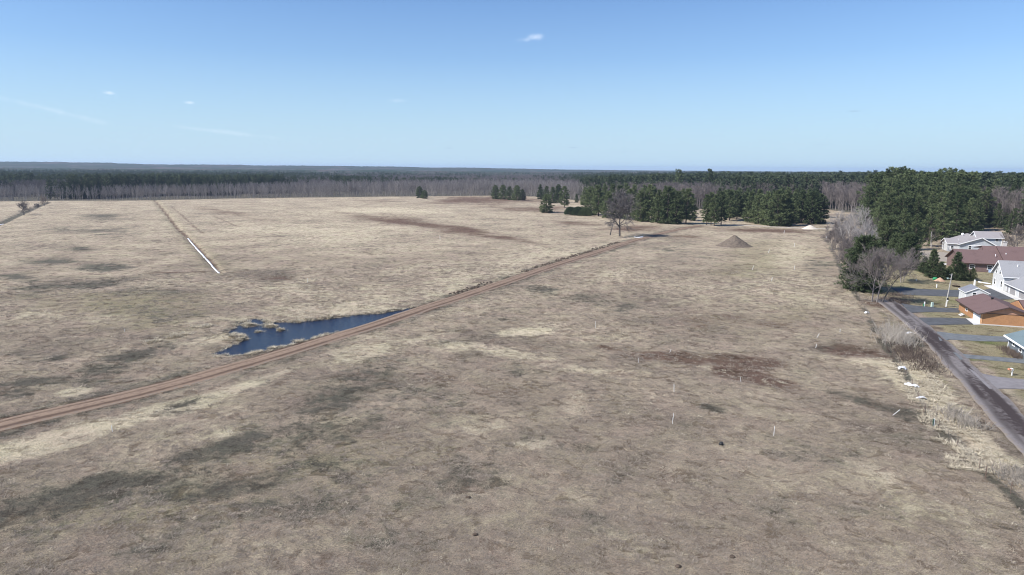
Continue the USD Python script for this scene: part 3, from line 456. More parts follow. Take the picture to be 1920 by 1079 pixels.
# ------------------------------------------------------------------ houses
def window(parent, ax, c0, c1, z0, z1, off, mullion=True):
    """A framed window in the wall plane x = off (ax 'x', facing -x) or y = off (ax 'y', facing -y)."""
    def bx(a0, a1, b0, b1, d0, d1): return box(off-d1, off-d0, a0, a1, b0, b1) if ax == 'x' else box(a0, a1, off-d1, off-d0, b0, b1)
    w = 0.11
    bars = [bx(c0-w, c1+w, z1, z1+w, -0.02, 0.06), bx(c0-w, c1+w, z0-w, z0, -0.02, 0.08), bx(c0-w, c0, z0, z1, -0.02, 0.06), bx(c1, c1+w, z0, z1, -0.02, 0.06)]
    if mullion: bars.append(bx(c0, c1, (z0+z1)/2-0.03, (z0+z1)/2+0.03, -0.02, 0.04))
    f = obj('window', cat(bars), m_whitetrim, parent); obj('pane', bx(c0, c1, z0, z1, -0.02, 0.012), m_glass, f); return f
def garage_door(parent, ax, c0, c1, z1, off, mat, rows=4):
    def bx(a0, a1, b0, b1, d0, d1): return box(off-d1, off-d0, a0, a1, b0, b1) if ax == 'x' else box(a0, a1, off-d1, off-d0, b0, b1)
    f = obj('garage_door', cat([bx(c0-0.12, c0, 0, z1+0.12, 0, 0.05), bx(c1, c1+0.12, 0, z1+0.12, 0, 0.05), bx(c0, c1, z1, z1+0.12, 0, 0.05)]), m_whitetrim, parent)
    for k in range(rows): obj('panel', bx(c0, c1, z1*k/rows+0.012, z1*(k+1)/rows-0.012, -0.02, 0.022), mat, f)
    return f
def gable_roof(parent, mat, trim, lo, hi, y0, y1, ze, zr, xr, axis='y', t=0.16, over=0.5, rake=0.4, name='roof'):
    """Ridge along local axis; lo, hi: wall lines across; ze: wall top; zr: ridge. Returns the roof part; fascia boards are its sub-parts."""
    def sw(p): return p if axis == 'y' else [p[1], p[0], p[2]]
    sl, sh = (zr-ze)/(xr-lo), (zr-ze)/(hi-xr); a, b = y0-rake, y1+rake; zl, zh = ze-sl*over, ze-sh*over
    L = slab([sw(p) for p in ([lo-over, a, zl+t], [xr, a, zr+t], [xr, b, zr+t], [lo-over, b, zl+t])], t); Rr = slab([sw(p) for p in ([xr, a, zr+t], [hi+over, a, zh+t], [hi+over, b, zh+t], [xr, b, zr+t])], t)
    rf = obj(name, cat([L, Rr]), mat, parent)
    for yy in (a, b):
        s = -0.05 if yy == a else 0.05
        for pa, pb in (((lo-over, zl), (xr, zr)), ((xr, zr), (hi+over, zh))):
            pr = slab([sw(p) for p in ([pa[0], yy+s, pa[1]+t-0.015], [pb[0], yy+s, pb[1]+t-0.015], [pb[0], yy, pb[1]+t-0.015], [pa[0], yy, pa[1]+t-0.015])], t+0.09); obj('fascia', pr, trim, rf)
    for xx, z in ((lo-over, zl), (hi+over, zh)):
        s = -0.05 if xx == lo-over else 0.05; x0, x1 = min(xx, xx+s), max(xx, xx+s)
        bxm = box(x0, x1, a, b, z-0.06, z+t-0.02) if axis == 'y' else box(a, b, x0, x1, z-0.06, z+t-0.02); obj('fascia', bxm, trim, rf)
    return rf
def gable_walls(parent, mat, lo, hi, y0, y1, ze, zr, xr, axis='y', gmat=None, name='wall'):
    prof = [(lo, 0), (hi, 0), (hi, ze), (lo, ze)]; tri = [(lo, ze), (hi, ze), (xr, zr)]
    m = prism(prof, y0, y1); g = prism(tri, y0, y1)
    if axis == 'x':
        for k in (m, g): k.vertices = k.vertices[:, [1, 0, 2]]; k.fix_normals()
    if gmat is None: return obj(name, cat([m, g]), mat, parent)
    w = obj(name, m, mat, parent); obj('gable', g, gmat, parent); return w
def house(name, label, category, px): return thing(name, label, category, (*at(*px)[:2], 0.0), HYAW)
m_dkfascia = plain('dark_brown_trim', (0.07, 0.045, 0.04), 0.6, 0.1, 4)
m_gable = siding('pinkish_gable_boards', (0.45, 0.255, 0.175), 0.3, 0.8)

# orange garage
h = house('orange_house', 'orange wood-sided house with red-brown roof and white garage door beside the gravel road', 'house', (1838, 608.5))
gable_walls(h, m_orangewall, 0, 9.3, 0, 16, 2.45, 4.0, 4.65, gmat=m_gable)
gable_roof(h, m_redroof, m_dkfascia, 0, 9.3, 0, 16, 2.45, 4.0, 4.65, over=0.75, rake=0.6)
gable_roof(h, m_redroof, m_dkfascia, 5.6, 14.4, 9.6, 24, 2.5, 4.02, 10.0, axis='x', over=0.6, rake=0.0, name='wing_roof')
gable_walls(h, m_orangewall, 5.6, 14.4, 9.32, 24, 2.45, 3.9, 10.0, axis='x', name='wing_wall')
garage_door(h, 'x', 0.55, 5.0, 2.12, 0.0, m_door)
obj('band_board', box(-0.02, 9.32, -0.05, 0.0, 2.42, 2.52), m_dkfascia, h); obj('corner_board', box(-0.03, 0.22, -0.06, 0.0, 0.1, 2.4), plain('light_orange_trim', (0.62, 0.36, 0.19), 0.6), h)
obj('footing', box(-0.06, 9.36, -0.09, 0.02, -0.05, 0.14), m_concrete, h)
window(h, 'x', 9.5, 10.7, 1.0, 1.9, 0.0)
obj('roof_vent', cat([box(4.2, 4.55, 9.0, 9.5, 3.9, 4.4), box(4.12, 4.63, 8.92, 9.58, 4.4, 4.46)]), m_black, h)

# white two-storey house with a garage wing
h = house('white_house', 'white two-storey house with steep grey roof and two garage doors at the right edge', 'house', (1859.4, 536.5))
gable_walls(h, m_whitewall, -9, 0, 0, 15, 4.2, 7.75, -4.5, axis='x'); gable_roof(h, m_greyroof, m_whitetrim, -9, 0, 0, 15, 4.2, 7.75, -4.5, axis='x', over=0.5, rake=0.55)
gable_walls(h, m_whitewall, 0.6, 9.5, -24, -9.03, 2.5, 4.5, 5.0, name='wing_wall'); gable_roof(h, m_greyroof, m_whitetrim, 0.6, 9.5, -24, -9.03, 2.5, 4.5, 5.0, over=0.6, rake=0.0, name='wing_roof')
for y0, z0 in ((-3.1, 4.15), (-5.95, 4.15), (-2.5, 0.9), (-7.9, 0.9)): window(h, 'x', y0, y0+1.05, z0, z0+1.55, 0.0)
garage_door(h, 'x', -16.2, -12.2, 2.15, 0.6, m_greydoor); garage_door(h, 'x', -22.4, -18.6, 2.15, 0.6, m_greydoor)
obj('corner_board', box(-0.05, 0.02, -9.0, -8.8, 0.1, 4.1), m_whitetrim, h); obj('door', box(0.55, 0.6, -10.9, -10.0, 0.05, 2.1), m_greydoor, h)
obj('roof_vent', trimesh.creation.cylinder(0.14, 0.7, sections=10, transform=trimesh.transformations.translation_matrix([3.6, -6.2, 6.7])), m_whitetrim, h)
obj('roof_vent', cat([box(7.5, 8.1, -8.1, -7.6, 4.9, 5.45), box(7.4, 8.2, -8.2, -7.5, 5.45, 5.52)]), m_black, h)
obj('downpipe', box(-0.1, -0.03, -8.85, -8.72, 0.1, 4.0), m_whitetrim, h)
obj('footing', box(-0.06, 0.02, -9.0, 0.0, -0.05, 0.2), m_concrete, h)

# grey shed
h = house('garden_shed', 'small pale grey shed with dark gable roof beside the orange house', 'shed', (1809, 567))
gable_walls(h, m_shedwall, 0, 4.9, 0, 5.5, 2.55, 3.75, 2.45); gable_roof(h, m_darkroof, m_whitetrim, 0, 4.9, 0, 5.5, 2.55, 3.75, 2.45, over=0.25, rake=0.2, t=0.1)
window(h, 'y', 1.45, 2.2, 1.55, 2.5, 0.0); obj('corner_board', box(-0.03, 0.12, -0.03, 0.0, 0.05, 2.5), m_whitetrim, h); obj('door', box(-0.05, 0.0, 2.0, 3.6, 0.1, 2.1), m_shedwall, h)

# long brown house
h = house('brown_house', 'long low brown house with broad red-brown roof behind the white house', 'house', (1860, 511))
gable_walls(h, m_brownwall, 0, 16, -9, 3.0, 2.9, 6.2, 8.0, axis='x'); gable_roof(h, m_redroof, m_dkfascia, 0, 16, -9, 3.0, 2.9, 6.2, 8.0, axis='x', over=0.7, rake=0.6)
gable_walls(h, m_brownwall, 1.2, 17.5, 3.04, 26, 3.9, 7.5, 9.3, axis='x', name='main_wall'); gable_roof(h, m_redroof, m_dkfascia, 1.2, 17.5, 3.04, 26, 3.9, 7.5, 9.3, axis='x', over=0.6, rake=0.0, name='main_roof')
gable_walls(h, m_brownwall, 8.2, 17.2, -1.0, 3.02, 4.6, 7.3, 9.35, axis='x', name='upper_wall'); gable_roof(h, m_redroof, m_dkfascia, 8.0, 17.2, -1.0, 3.0, 6.2, 7.48, 9.35, axis='x', over=0.5, rake=0.02, name='upper_roof')
window(h, 'y', -1.4, -0.2, 0.9, 2.1, 0.0); window(h, 'y', -6.4, -5.0, 1.0, 2.1, 0.0)
obj('chimney', cat([box(5.2, 6.3, 10.2, 11.0, 6.4, 8.9), box(5.05, 6.45, 10.05, 11.15, 8.9, 9.05), box(5.35, 5.65, 10.4, 10.7, 9.05, 9.4)]), plain('pale_chimney', (0.5, 0.47, 0.44)), h)
for x_, y_, z_ in ((1.4, 3.4, 5.2), (4.6, 4.6, 5.6)): obj('roof_vent', trimesh.creation.cylinder(0.12, 0.7, sections=8, transform=trimesh.transformations.translation_matrix([x_, y_, z_])), m_whitetrim, h)
obj('air_unit', cat([box(-1.1, -0.1, -0.95, -0.25, 0, 0.9), box(-1.15, -0.05, -1.0, -0.2, 0.9, 0.96)]), m_frost, h)

# grey split-level house farther back
h = house('grey_house', 'grey split-level house with taupe roof and white trim in front of the tall pines', 'house', (1798, 473))
gable_walls(h, m_greywall, 0, 12, 0, 19, 3.3, 6.0, 7.3); gable_roof(h, m_taupe, m_whitetrim, 0, 12, 0, 19, 3.3, 6.0, 7.3, over=0.6, rake=0.7)
gable_walls(h, m_greywall, 4.0, 12.0, 6.9, 15.4, 5.9, 7.9, 8.0, axis='x', name='upper_wall'); gable_roof(h, m_taupe, m_whitetrim, 4.0, 12.0, 6.9, 15.4, 5.9, 7.9, 8.0, axis='x', over=0.6, rake=0.55, name='upper_roof')
gable_walls(h, m_whitewall, 1.5, 10, -3.8, -0.03, 3.3, 4.9, 5.7, axis='x', name='wing_wall'); gable_roof(h, m_taupe, m_whitetrim, 1.5, 10, -3.8, -0.03, 3.3, 4.9, 5.7, axis='x', over=0.5, rake=0.5, name='wing_roof')
window(h, 'y', 3.1, 4.0, 1.3, 2.6, 0.0); window(h, 'y', 7.2, 8.1, 1.3, 2.6, 0.0); window(h, 'y', 13.2, 14.2, 4.5, 5.4, 4.0); window(h, 'y', -2.6, -1.7, 1.1, 2.3, 1.5)
obj('frieze_board', box(2.2, 9.8, -0.05, 0.0, 2.75, 3.0), m_whitetrim, h); obj('corner_board', box(15.2, 15.43, 3.94, 4.0, 0.3, 5.8), m_whitetrim, h)
dish = trimesh.creation.icosphere(2, 0.55); dish.apply_scale([1, 0.35, 1]); dish.apply_translation([4.6, 15.5, 6.0]); obj('satellite_dish', cat([dish, box(4.55, 4.65, 15.5, 15.6, 4.8, 5.9)]), m_whitetrim, h)

# teal-roofed house at the frame edge
h = house('teal_roof_house', 'dark house with pale teal roof and dry shrubs along its wall at the right edge', 'house', (1889, 654))
gable_walls(h, m_darkwall, 0, 10, -9.2, 0, 2.55, 4.5, 5.0); gable_roof(h, m_tealroof, m_whitetrim, 0, 10, -9.2, 0, 2.55, 4.5, 5.0, over=0.6, rake=0.5)
obj('front_wall', cat([box(-0.03, 10.03, -9.26, -9.2, 0.0, 2.5), box(-0.06, 0.0, -9.26, -8.75, 0.0, 2.4)]), m_whitewall, h); window(h, 'x', -3.2, -2.1, 1.25, 1.75, 0.0, False); window(h, 'x', -6.6, -5.4, 1.0, 1.9, 0.0)
obj('corner_board', box(-0.05, 0.02, -0.18, 0.0, 0.0, 2.35), m_whitetrim, h); obj('gutter', box(-0.78, -0.66, -9.7, 0.5, 2.2, 2.31), m_whitetrim, h)

# ------------------------------------------------------------------ plants: one class prim per kind, each tree its own Xform that references it
UsdGeom.Scope.Define(stage, '/World/plant_kinds').GetPrim().SetSpecifier(Sdf.SpecifierClass)
def kind_of(name, parts):
    path = f'/World/plant_kinds/{name}'; stage.DefinePrim(path, 'Xform')
    for pn, mesh, mat in parts: usdkit.mesh(stage, f'{path}/{pn}', mesh, mat)
    return path
def plant(kindpath, name, label, category, loc, yaw, scale, group=None, lean=0.0):
    x = UsdGeom.Xform.Define(stage, numbered('/World/'+name)); x.AddTranslateOp().Set(Gf.Vec3d(*map(float, loc))); x.AddRotateZOp().Set(float(yaw))
    if lean: x.AddRotateXOp().Set(float(lean))
    s = (scale,)*3 if np.ndim(scale) == 0 else scale; x.AddScaleOp().Set(Gf.Vec3f(*map(float, s)))
    p = x.GetPrim(); p.GetReferences().AddInternalReference(kindpath); p.SetInstanceable(True); return tag(p, label, category, group)

def tris(c, d, w):
    """Slim leaf-like triangles from centres c along vectors d with half width w."""
    r = rng.normal(size=c.shape); s = np.cross(d, r); s /= np.linalg.norm(s, axis=1, keepdims=True)+1e-9; s = s*np.reshape(w, (-1, 1))
    v = np.stack([c-s, c+s, c+d], 1).reshape(-1, 3); return v, np.arange(len(v)).reshape(-1, 3)
def pine(h, base=0.12, width=0.27, step=0.75, nb=6, ncl=5, ntr=6, leafsize=0.75, shape=0.75, seed=0, ragged=0.35, droop=0.0):
    """Trunk with whorled branches, and a crown of needle sprays carried along the outer part of each branch."""
    g = np.random.default_rng(seed); zs = np.arange(base*h, h*0.985, step); P0, P1, RA = [], [], []; C, D = [], []
    wob = g.normal(0, 0.02*h, 2)
    for z in zs:
        t = (z-base*h)/(h*(1-base)); n = max(3, int(nb*(1.05-0.35*t)+g.uniform(-1, 1))); ph = g.uniform(0, 6.28)
        prof = width*h*(1-t)**shape*min(1.0, 0.62+2.2*t)
        for k in range(n):
            L = (prof*(1+g.normal(0, ragged*0.6))+0.25); L = max(L, 0.3)
            if g.random() < 0.12*ragged/0.35: L *= 0.45
            az = ph+k*6.283/n+g.normal(0, 0.25); el = -0.12-droop+0.75*t**1.3+g.normal(0, 0.1)
            d = np.array([math.cos(az)*math.cos(el), math.sin(az)*math.cos(el), math.sin(el)]); p = np.array([wob[0]*t*t, wob[1]*t*t, z]); q = p+d*L+np.array([0, 0, 0.10*L])
            P0.append(p); P1.append(q); RA.append(0.012*L+0.012)
            m = max(2, int(ncl*(0.45+0.55*L/(width*h+0.01)))); u = g.uniform(0.28, 1.0, m)**0.8
            cc = p+(q-p)*u[:, None]; cc = np.repeat(cc, ntr, 0)+g.normal(0, 0.10+0.055*L, (m*ntr, 3))*[1, 1, 0.55]
            dd = d*0.75+g.normal(0, 0.62, (m*ntr, 3))+np.array([0, 0, 0.38]); dd /= np.linalg.norm(dd, axis=1, keepdims=True)
            C.append(cc); D.append(dd*leafsize*g.uniform(0.6, 1.3, (m*ntr, 1)))
    C, D = np.vstack(C), np.vstack(D); leafv = tris(C, D, leafsize*0.22)
    tz = np.linspace(0, h*0.98, 7); tp = np.stack([wob[0]*(tz/h)**2, wob[1]*(tz/h)**2, tz], 1); tr = 0.017*h*(1-tz/h)**0.8+0.03
    return join([tubes(tp[:-1], tp[1:], tr[:-1], tr[1:], 7), tubes(P0, P1, np.array(RA), np.array(RA)*0.3, 3)]), leafv
def bare(h, seed, fork=0.3, width=0.45, n1=7, n2=5, n3=5, n4=4, r0=None, up=0.35, twig=0.022, stems=1, wander=0.12):
    """Leafless tree: stems, limbs, branches and a haze of twigs. Returns (trunk and limbs, twigs)."""
    g = np.random.default_rng(seed); r0 = r0 or 0.017*h; big, small = [], []
    def run(p, d, L, ra, rb, n, out, wob):
        pts = [p]; dirs = []
        for k in range(n):
            d = d+g.normal(0, wob, 3); d = d/np.linalg.norm(d); pts.append(pts[-1]+d*L/n); dirs.append(d)
        for k in range(n): out.append((pts[k], pts[k+1], ra+(rb-ra)*k/n, ra+(rb-ra)*(k+1)/n))
        return pts, dirs
    def pick(pts, t):
        f = t*(len(pts)-1); k = min(int(f), len(pts)-2); return pts[k]+(pts[k+1]-pts[k])*(f-k)
    def turn(d, ang, lift):
        a = np.cross(d, g.normal(size=3)); a /= np.linalg.norm(a); q = d*math.cos(ang)+a*math.sin(ang)+np.array([0, 0, lift]); return q/np.linalg.norm(q)
    for s in range(stems):
        d0 = np.array([0, 0, 1.0]) if stems == 1 else np.array([g.normal(0, .16), g.normal(0, .16), 1.0]); pb = np.array([g.normal(0, .25), g.normal(0, .25), 0.0]) if stems > 1 else np.zeros(3)
        hs = h*(1 if s == 0 else g.uniform(.7, .95)); tp, td = run(pb, d0/np.linalg.norm(d0), hs*0.82, r0, r0*0.25, 7, big, 0.05+0.03*(width > .4))
        for i in range(n1):
            t = fork+(1-fork)*((i+g.uniform(0, 1))/n1); p = pick(tp, t); d = turn(np.array([0, 0, 1.0]), g.uniform(0.6, 1.15)*(1.15-0.45*t), up*0.5)
            L = hs*width*(1.12-0.62*(t-fork)/(1-fork))*g.uniform(.75, 1.15); rb = r0*0.42*(1.15-t); lp, ld = run(p, d, L, rb, rb*0.3, 4, big, wander)
            for j in range(n2):
                t2 = 0.25+0.75*(j+g.uniform(0, 1))/n2; q = pick(lp, t2); d2 = turn(ld[min(3, int(t2*4))], g.uniform(.4, .95), up*0.6); L2 = L*0.5*(1.15-0.5*t2)*g.uniform(.7, 1.2); rc = max(rb*0.42*(1.2-t2), twig*1.15)
                mp, md = run(q, d2, L2, rc, max(rc*0.4, twig*0.8), 3, small, wander)
                for k in range(n3):
                    t3 = 0.2+0.8*(k+g.uniform(0, 1))/n3; q3 = pick(mp, t3); d3 = turn(md[min(2, int(t3*3))], g.uniform(.35, .9), up*0.5); L3 = L2*0.55*g.uniform(.6, 1.2); fp, fd = run(q3, d3, L3, twig, twig*0.6, 2, small, wander)
                    for m in range(n4): q4 = pick(fp, g.uniform(.2, 1)); d4 = turn(fd[-1], g.uniform(.3, .9), up*0.4); small.append((q4, q4+d4*L3*0.55*g.uniform(.6, 1.2), twig*0.75, twig*0.45))
    def mk(S, sides): a, b, c, d = map(np.array, zip(*S)); return tubes(a, b, c, d, sides)
    return mk(big, 6), mk(small, 3)
PINES = []                                                      # (class path, its height, its half width)
for k, (h_, kw) in enumerate([(17.0, dict(base=0.03, width=0.26, shape=0.62, nb=7, seed=1)), (17.0, dict(base=0.05, width=0.23, shape=0.72, nb=7, seed=2)), (16.0, dict(base=0.16, width=0.28, shape=0.6, seed=3)),
                              (15.0, dict(base=0.02, width=0.30, shape=0.55, nb=7, seed=4, ragged=.25))]):
    tr_, lf_ = pine(h_, **dict(dict(ntr=8, leafsize=0.85, ncl=6), **kw)); PINES.append((kind_of(f'row_pine_{k}', [('trunk', tr_, m_bark), ('crown', lf_, m_needle)]), h_, kw['width']*h_))
TALL = []
for k, (h_, kw) in enumerate([(31.0, dict(base=0.22, width=0.19, shape=0.5, step=1.0, ntr=8, leafsize=1.05, seed=11, ragged=.6, ncl=6)), (29.0, dict(base=0.12, width=0.20, shape=0.6, step=0.95, ntr=8, leafsize=1.0, seed=12, ragged=.5, ncl=6)),
                              (26.0, dict(base=0.05, width=0.24, shape=0.66, step=0.9, ntr=8, leafsize=0.95, seed=13, ragged=.45, ncl=6)), (31.0, dict(base=0.3, width=0.20, shape=0.42, step=1.05, ntr=8, leafsize=1.1, seed=14, ragged=.7, ncl=6))]):
    tr_, lf_ = pine(h_, **kw); TALL.append((kind_of(f'tall_pine_{k}', [('trunk', tr_, m_bark), ('crown', lf_, m_needle)]), h_, kw['width']*h_))
SPRUCE = []
for k, (h_, kw) in enumerate([(9.0, dict(base=0.02, width=0.27, shape=0.85, step=0.4, leafsize=0.5, nb=9, ntr=8, seed=21, ragged=.25, droop=.1)), (8.0, dict(base=0.02, width=0.36, shape=0.65, step=0.4, leafsize=0.5, nb=9, ntr=8, seed=22, ragged=.3)),
                              (14.0, dict(base=0.0, width=0.40, shape=0.46, step=0.5, leafsize=0.62, nb=11, seed=23, ragged=.3, ncl=9, ntr=8))]):
    tr_, lf_ = pine(h_, **kw); SPRUCE.append((kind_of(f'spruce_{k}', [('trunk', tr_, m_bark), ('crown', lf_, m_spruce)]), h_, kw['width']*h_))
gz1 = lambda b: float(ground_z(np.array([b[0]]), np.array([b[1]]))[0])
def put(kinds, i, name, label, category, x, yb, yt, group=None, wide=1.0, hmul=1.0, yaw=None):
    b = at(x, yb); H_ = tall(b, yt)*hmul; path, h0, w0 = kinds[i % len(kinds)]; s = H_/h0
    return plant(path, name, label, category, (b[0], b[1], gz1(b)-0.05), rng.uniform(0, 360) if yaw is None else yaw, (s*wide, s*wide, s), group)

for x_, yb, yt, w_, lb in ((787, 371.5, 350, 1.0, 'taller left one of the lone pair of dark pines before the far wood'), (796, 373, 357, 1.15, 'shorter right one of the lone pair of dark pines before the far wood')):
    put(PINES, 3, 'pine_tree', lb, 'pine tree', x_, yb, yt, wide=w_*1.4)
for (x_, yb, yt), lb in zip(((929, 373.5, 348), (943, 374, 347.5), (956, 375, 350), (969, 376, 348.5), (980, 375.5, 355)),
                            ('leftmost pine of the separate clump of five at the far field edge', 'second pine from the left in the separate clump of five at the far field edge', 'narrow middle pine in the separate clump of five at the far field edge',
                             'broad second pine from the right in the clump of five at the far field edge', 'low rightmost pine of the separate clump of five at the far field edge')):
    put(PINES, (0, 3)[int(x_) % 2], 'pine_tree', lb, 'pine tree', x_, yb, yt, wide=1.35)
for x_, yb, yt, w_, lb in ((1013, 374, 346.5, .9, 'dark narrow pine at the left back of the loose middle clump'), (1024, 376, 349, .95, 'pine behind the rounded bushy pine, second from left in the loose middle clump'), (1036, 381, 351, .95, 'middle back pine of the loose clump above the rounded bushy pine'),
                           (1024, 399, 364, 1.25, 'rounded bushy pine standing nearest in the loose middle clump'), (1047, 380, 347, .8, 'slim tall pine at the back right of the loose middle clump'), (1058, 390, 350.5, .95, 'pointed pine right of the rounded bushy pine'), (1081, 380, 364, .9, 'small pine in the gap left of the big pine grove'),
                           (1096, 384, 351, .9, 'leftmost back pine of the grove behind the bare oak'), (1107, 403, 352, 1.0, 'leftmost front pine of the grove left of the bare oak'), (1122, 406, 349, .95, 'second front pine of the grove, just left of the bare oak'),
                           (1140, 410, 360, .9, 'pine directly behind the left half of the bare oak'), (1160, 410, 349, .9, 'pine directly behind the crown centre of the bare oak'), (1181, 413, 356, .9, 'pine behind the right edge of the bare oak'),
                           (1200, 416, 358, .85, 'first front pine right of the bare oak'), (1216, 416, 347.5, .85, 'tall front pine, second to the right of the bare oak'), (1233, 419, 358, .8, 'front pine, third to the right of the bare oak'), (1251, 420, 353, .85, 'front pine, fourth to the right of the bare oak'),
                           (1268, 421, 360, .8, 'front pine, fifth to the right of the bare oak'), (1286, 420, 356, .85, 'last front pine of the grove before the track gap'), (1297, 414, 368, .8, 'shaded small pine at the right end of the grove beside the track gap')):
    put(PINES, int(x_), 'pine_tree', lb, 'pine tree', x_, yb, yt, wide=w_*1.26)
for x_, yb, yt in ((1132, 396, 346), (1150, 400, 346), (1172, 402, 344), (1188, 403, 347), (1207, 404, 349), (1226, 406, 352), (1245, 407, 350), (1262, 408, 354), (1279, 408, 356)):
    put(PINES, int(x_), 'pine_tree', 'dark pine in the second rank of the grove behind the bare oak', 'pine tree', x_, yb, yt, 'second rank of the pine grove behind the oak', wide=.85)
for x_, yb, yt, lb in ((1325, 422.5, 366, 'pine with bare lower trunk nearest the end of the dirt track'), (1333, 423, 362, 'second bare-trunked pine beside the end of the dirt track'), (1339, 424, 366, 'third bare-trunked pine beside the end of the dirt track'), (1352, 422, 360, 'fourth bare-trunked pine, right of the three at the end of the dirt track')):
    put(PINES, 2, 'pine_tree', lb, 'pine tree', x_, yb, yt, wide=.82)
for x_, yb, yt, w_, lb in ((1368, 414, 357, .85, 'pine set back in the shaded gap of the right-hand row'), (1381, 412, 359, .85, 'second set-back pine in the shaded gap of the right-hand row'), (1394, 412, 361, .8, 'third set-back pine with trunk in the shaded gap of the right-hand row'),
                           (1406, 417, 360, .9, 'left front pine of the right-hand row along the pale track'), (1421, 419, 356, .9, 'second front pine of the right-hand row along the pale track'), (1438, 421, 361, .9, 'third front pine of the right-hand row along the pale track'),
                           (1456, 424, 358, 1.0, 'broad nearest pine of the right-hand row along the pale track'), (1473, 423, 360, .9, 'pine just right of the nearest one in the right-hand row'), (1487, 419, 362, .85, 'third pine from the right end of the right-hand row'),
                           (1503, 418, 358, .95, 'second pine from the right end of the right-hand row'), (1521, 420, 359, 1.05, 'large pine at the right end of the right-hand row'), (1537, 419, 366, .9, 'last small pine at the right end of the right-hand row beside the bare wood')):
    put(PINES, 2 if x_ < 1400 else (0, 3, 1)[int(x_) % 3], 'pine_tree', lb, 'pine tree', x_, yb, yt, wide=w_*1.25)
for x_ in range(1345, 1540, 13):
    put(PINES, x_, 'pine_tree', 'dark pine in the second rank of the row behind the pale track', 'pine tree', x_+rng.uniform(-3, 3), 408+rng.uniform(-2, 2), 356+rng.uniform(-3, 5), 'second rank of the pine row behind the pale track', wide=.85)
# low evergreen bushes left of the grove
def bush_mesh(h, w, n, seed, size=0.5):
    g = np.random.default_rng(seed); a, r, zz = g.uniform(0, 6.28, n), np.sqrt(g.uniform(0.05, 1, n)), g.uniform(0.05, 1, n)**0.8; prof = np.sqrt(np.clip(1-(zz*0.98)**2, 0, 1))*(1+0.22*np.sin(a*3+seed)+0.12*np.sin(a*7))
    c = np.stack([np.cos(a)*r*prof*w, np.sin(a)*r*prof*w, zz*h], 1); d = c*[1, 1, 0.6]+[0, 0, 0.3]; d = d/np.linalg.norm(d, axis=1, keepdims=True)+g.normal(0, .5, c.shape); d *= size/np.linalg.norm(d, axis=1, keepdims=True)
    st = g.normal(0, 0.25*w, (9, 3))*[1, 1, 0]; return tubes(st*0.3, st+[0, 0, h*0.6], np.full(9, 0.05), np.full(9, 0.02)), tris(c, d, size*0.25)
st_, lf_ = bush_mesh(3.6, 3.2, 2600, 3); JUN = [(kind_of('evergreen_bush', [('stem', st_, m_bark), ('foliage', lf_, m_shrubgreen)]), 3.6, 3.2)]
for x_, yb, yt, lb in ((1069, 403.5, 389.5, 'left of three low evergreen bushes in front of the pine grove'), (1084, 404.5, 389, 'middle of three low evergreen bushes in front of the pine grove'), (1099, 405.5, 391, 'right of three low evergreen bushes in front of the pine grove')):
    put(JUN, 0, 'evergreen_bush', lb, 'bush', x_, yb, yt)

# tall pine grove on the right
for x_, yb, yt, k_, w_, lb in ((1680, 497, 441, 2, 1.0, 'leafy young pine at the front left foot of the tall grove'), (1700, 507, 440, 2, .95, 'dense front pine of the tall grove beside the lawn mound'), (1662, 478, 408, 2, 1.1, 'spreading pine at the left front edge of the tall grove'),
                              (1690, 470, 392, 1, 1.1, 'sunlit pine in the middle front of the tall grove'), (1715, 468, 402, 2, 1.1, 'shadowy front pine behind the small pale bare tree'), (1740, 462, 384, 1, 1.15, 'front pine left of the grey house roof'), (1765, 458, 372, 1, 1.2, 'bright green front pine above the grey house'),
                              (1790, 452, 366, 1, 1.1, 'front pine behind the ridge of the grey house'), (1640, 458, 388, 2, 1.0, 'leftmost front pine of the tall grove beside the pale bare trees'), (1893, 425, 352, 2, 1.1, 'lone dark spruce-like pine standing in grey woodland at the right edge'),
                              (1870, 428, 382, 2, 1.0, 'small green pine behind the upper roof of the grey house'), (1893, 440, 391, 2, 1.1, 'green pine above the round bare tree at the right edge')):
    put(SPRUCE if yb > 475 else TALL, k_, 'pine_tree', lb, 'pine tree', x_, yb, yt, wide=w_)
tops = lambda x: np.interp(x, [1600, 1640, 1670, 1690, 1712, 1735, 1760, 1800, 1840, 1870, 1920], [330, 326, 316, 316, 321, 323, 320, 322, 324, 330, 334])
gcount = 0
for x_, yb, yt, lb in ((1858, 420, 337, 'tall pine behind the right end of the grey house roof'), (1876, 414, 331, 'tall pine behind the lone dark pine at the right edge'), (1900, 417, 336, 'tall pine right of the lone dark pine at the right edge'), (1917, 413, 331, 'rightmost tall pine on the skyline at the frame edge'), (1846, 424, 352, 'medium pine between the tall grove and the grey wood at the right')):
    put(TALL, int(x_) % 3, 'pine_tree', lb, 'pine tree', x_, yb, yt, wide=1.15)
for row, (yb0, drop) in enumerate(((447, 44), (440, 30), (433, 17), (427, 7), (421, 0), (415, 2))):
    for x_ in np.arange(1628 if row > 1 else 1650, 1828, 12.5):
        xx = x_+rng.uniform(-5, 5); yb = yb0+rng.uniform(-2, 2); yt = tops(xx)+drop+rng.uniform(-3, 8)
        put(TALL, int(rng.integers(0, 4)), 'pine_tree', 'tall dark pine inside the dense grove behind the grey house', 'pine tree', xx, yb, yt, 'pines inside the tall grove on the right', wide=1.05); gcount += 1
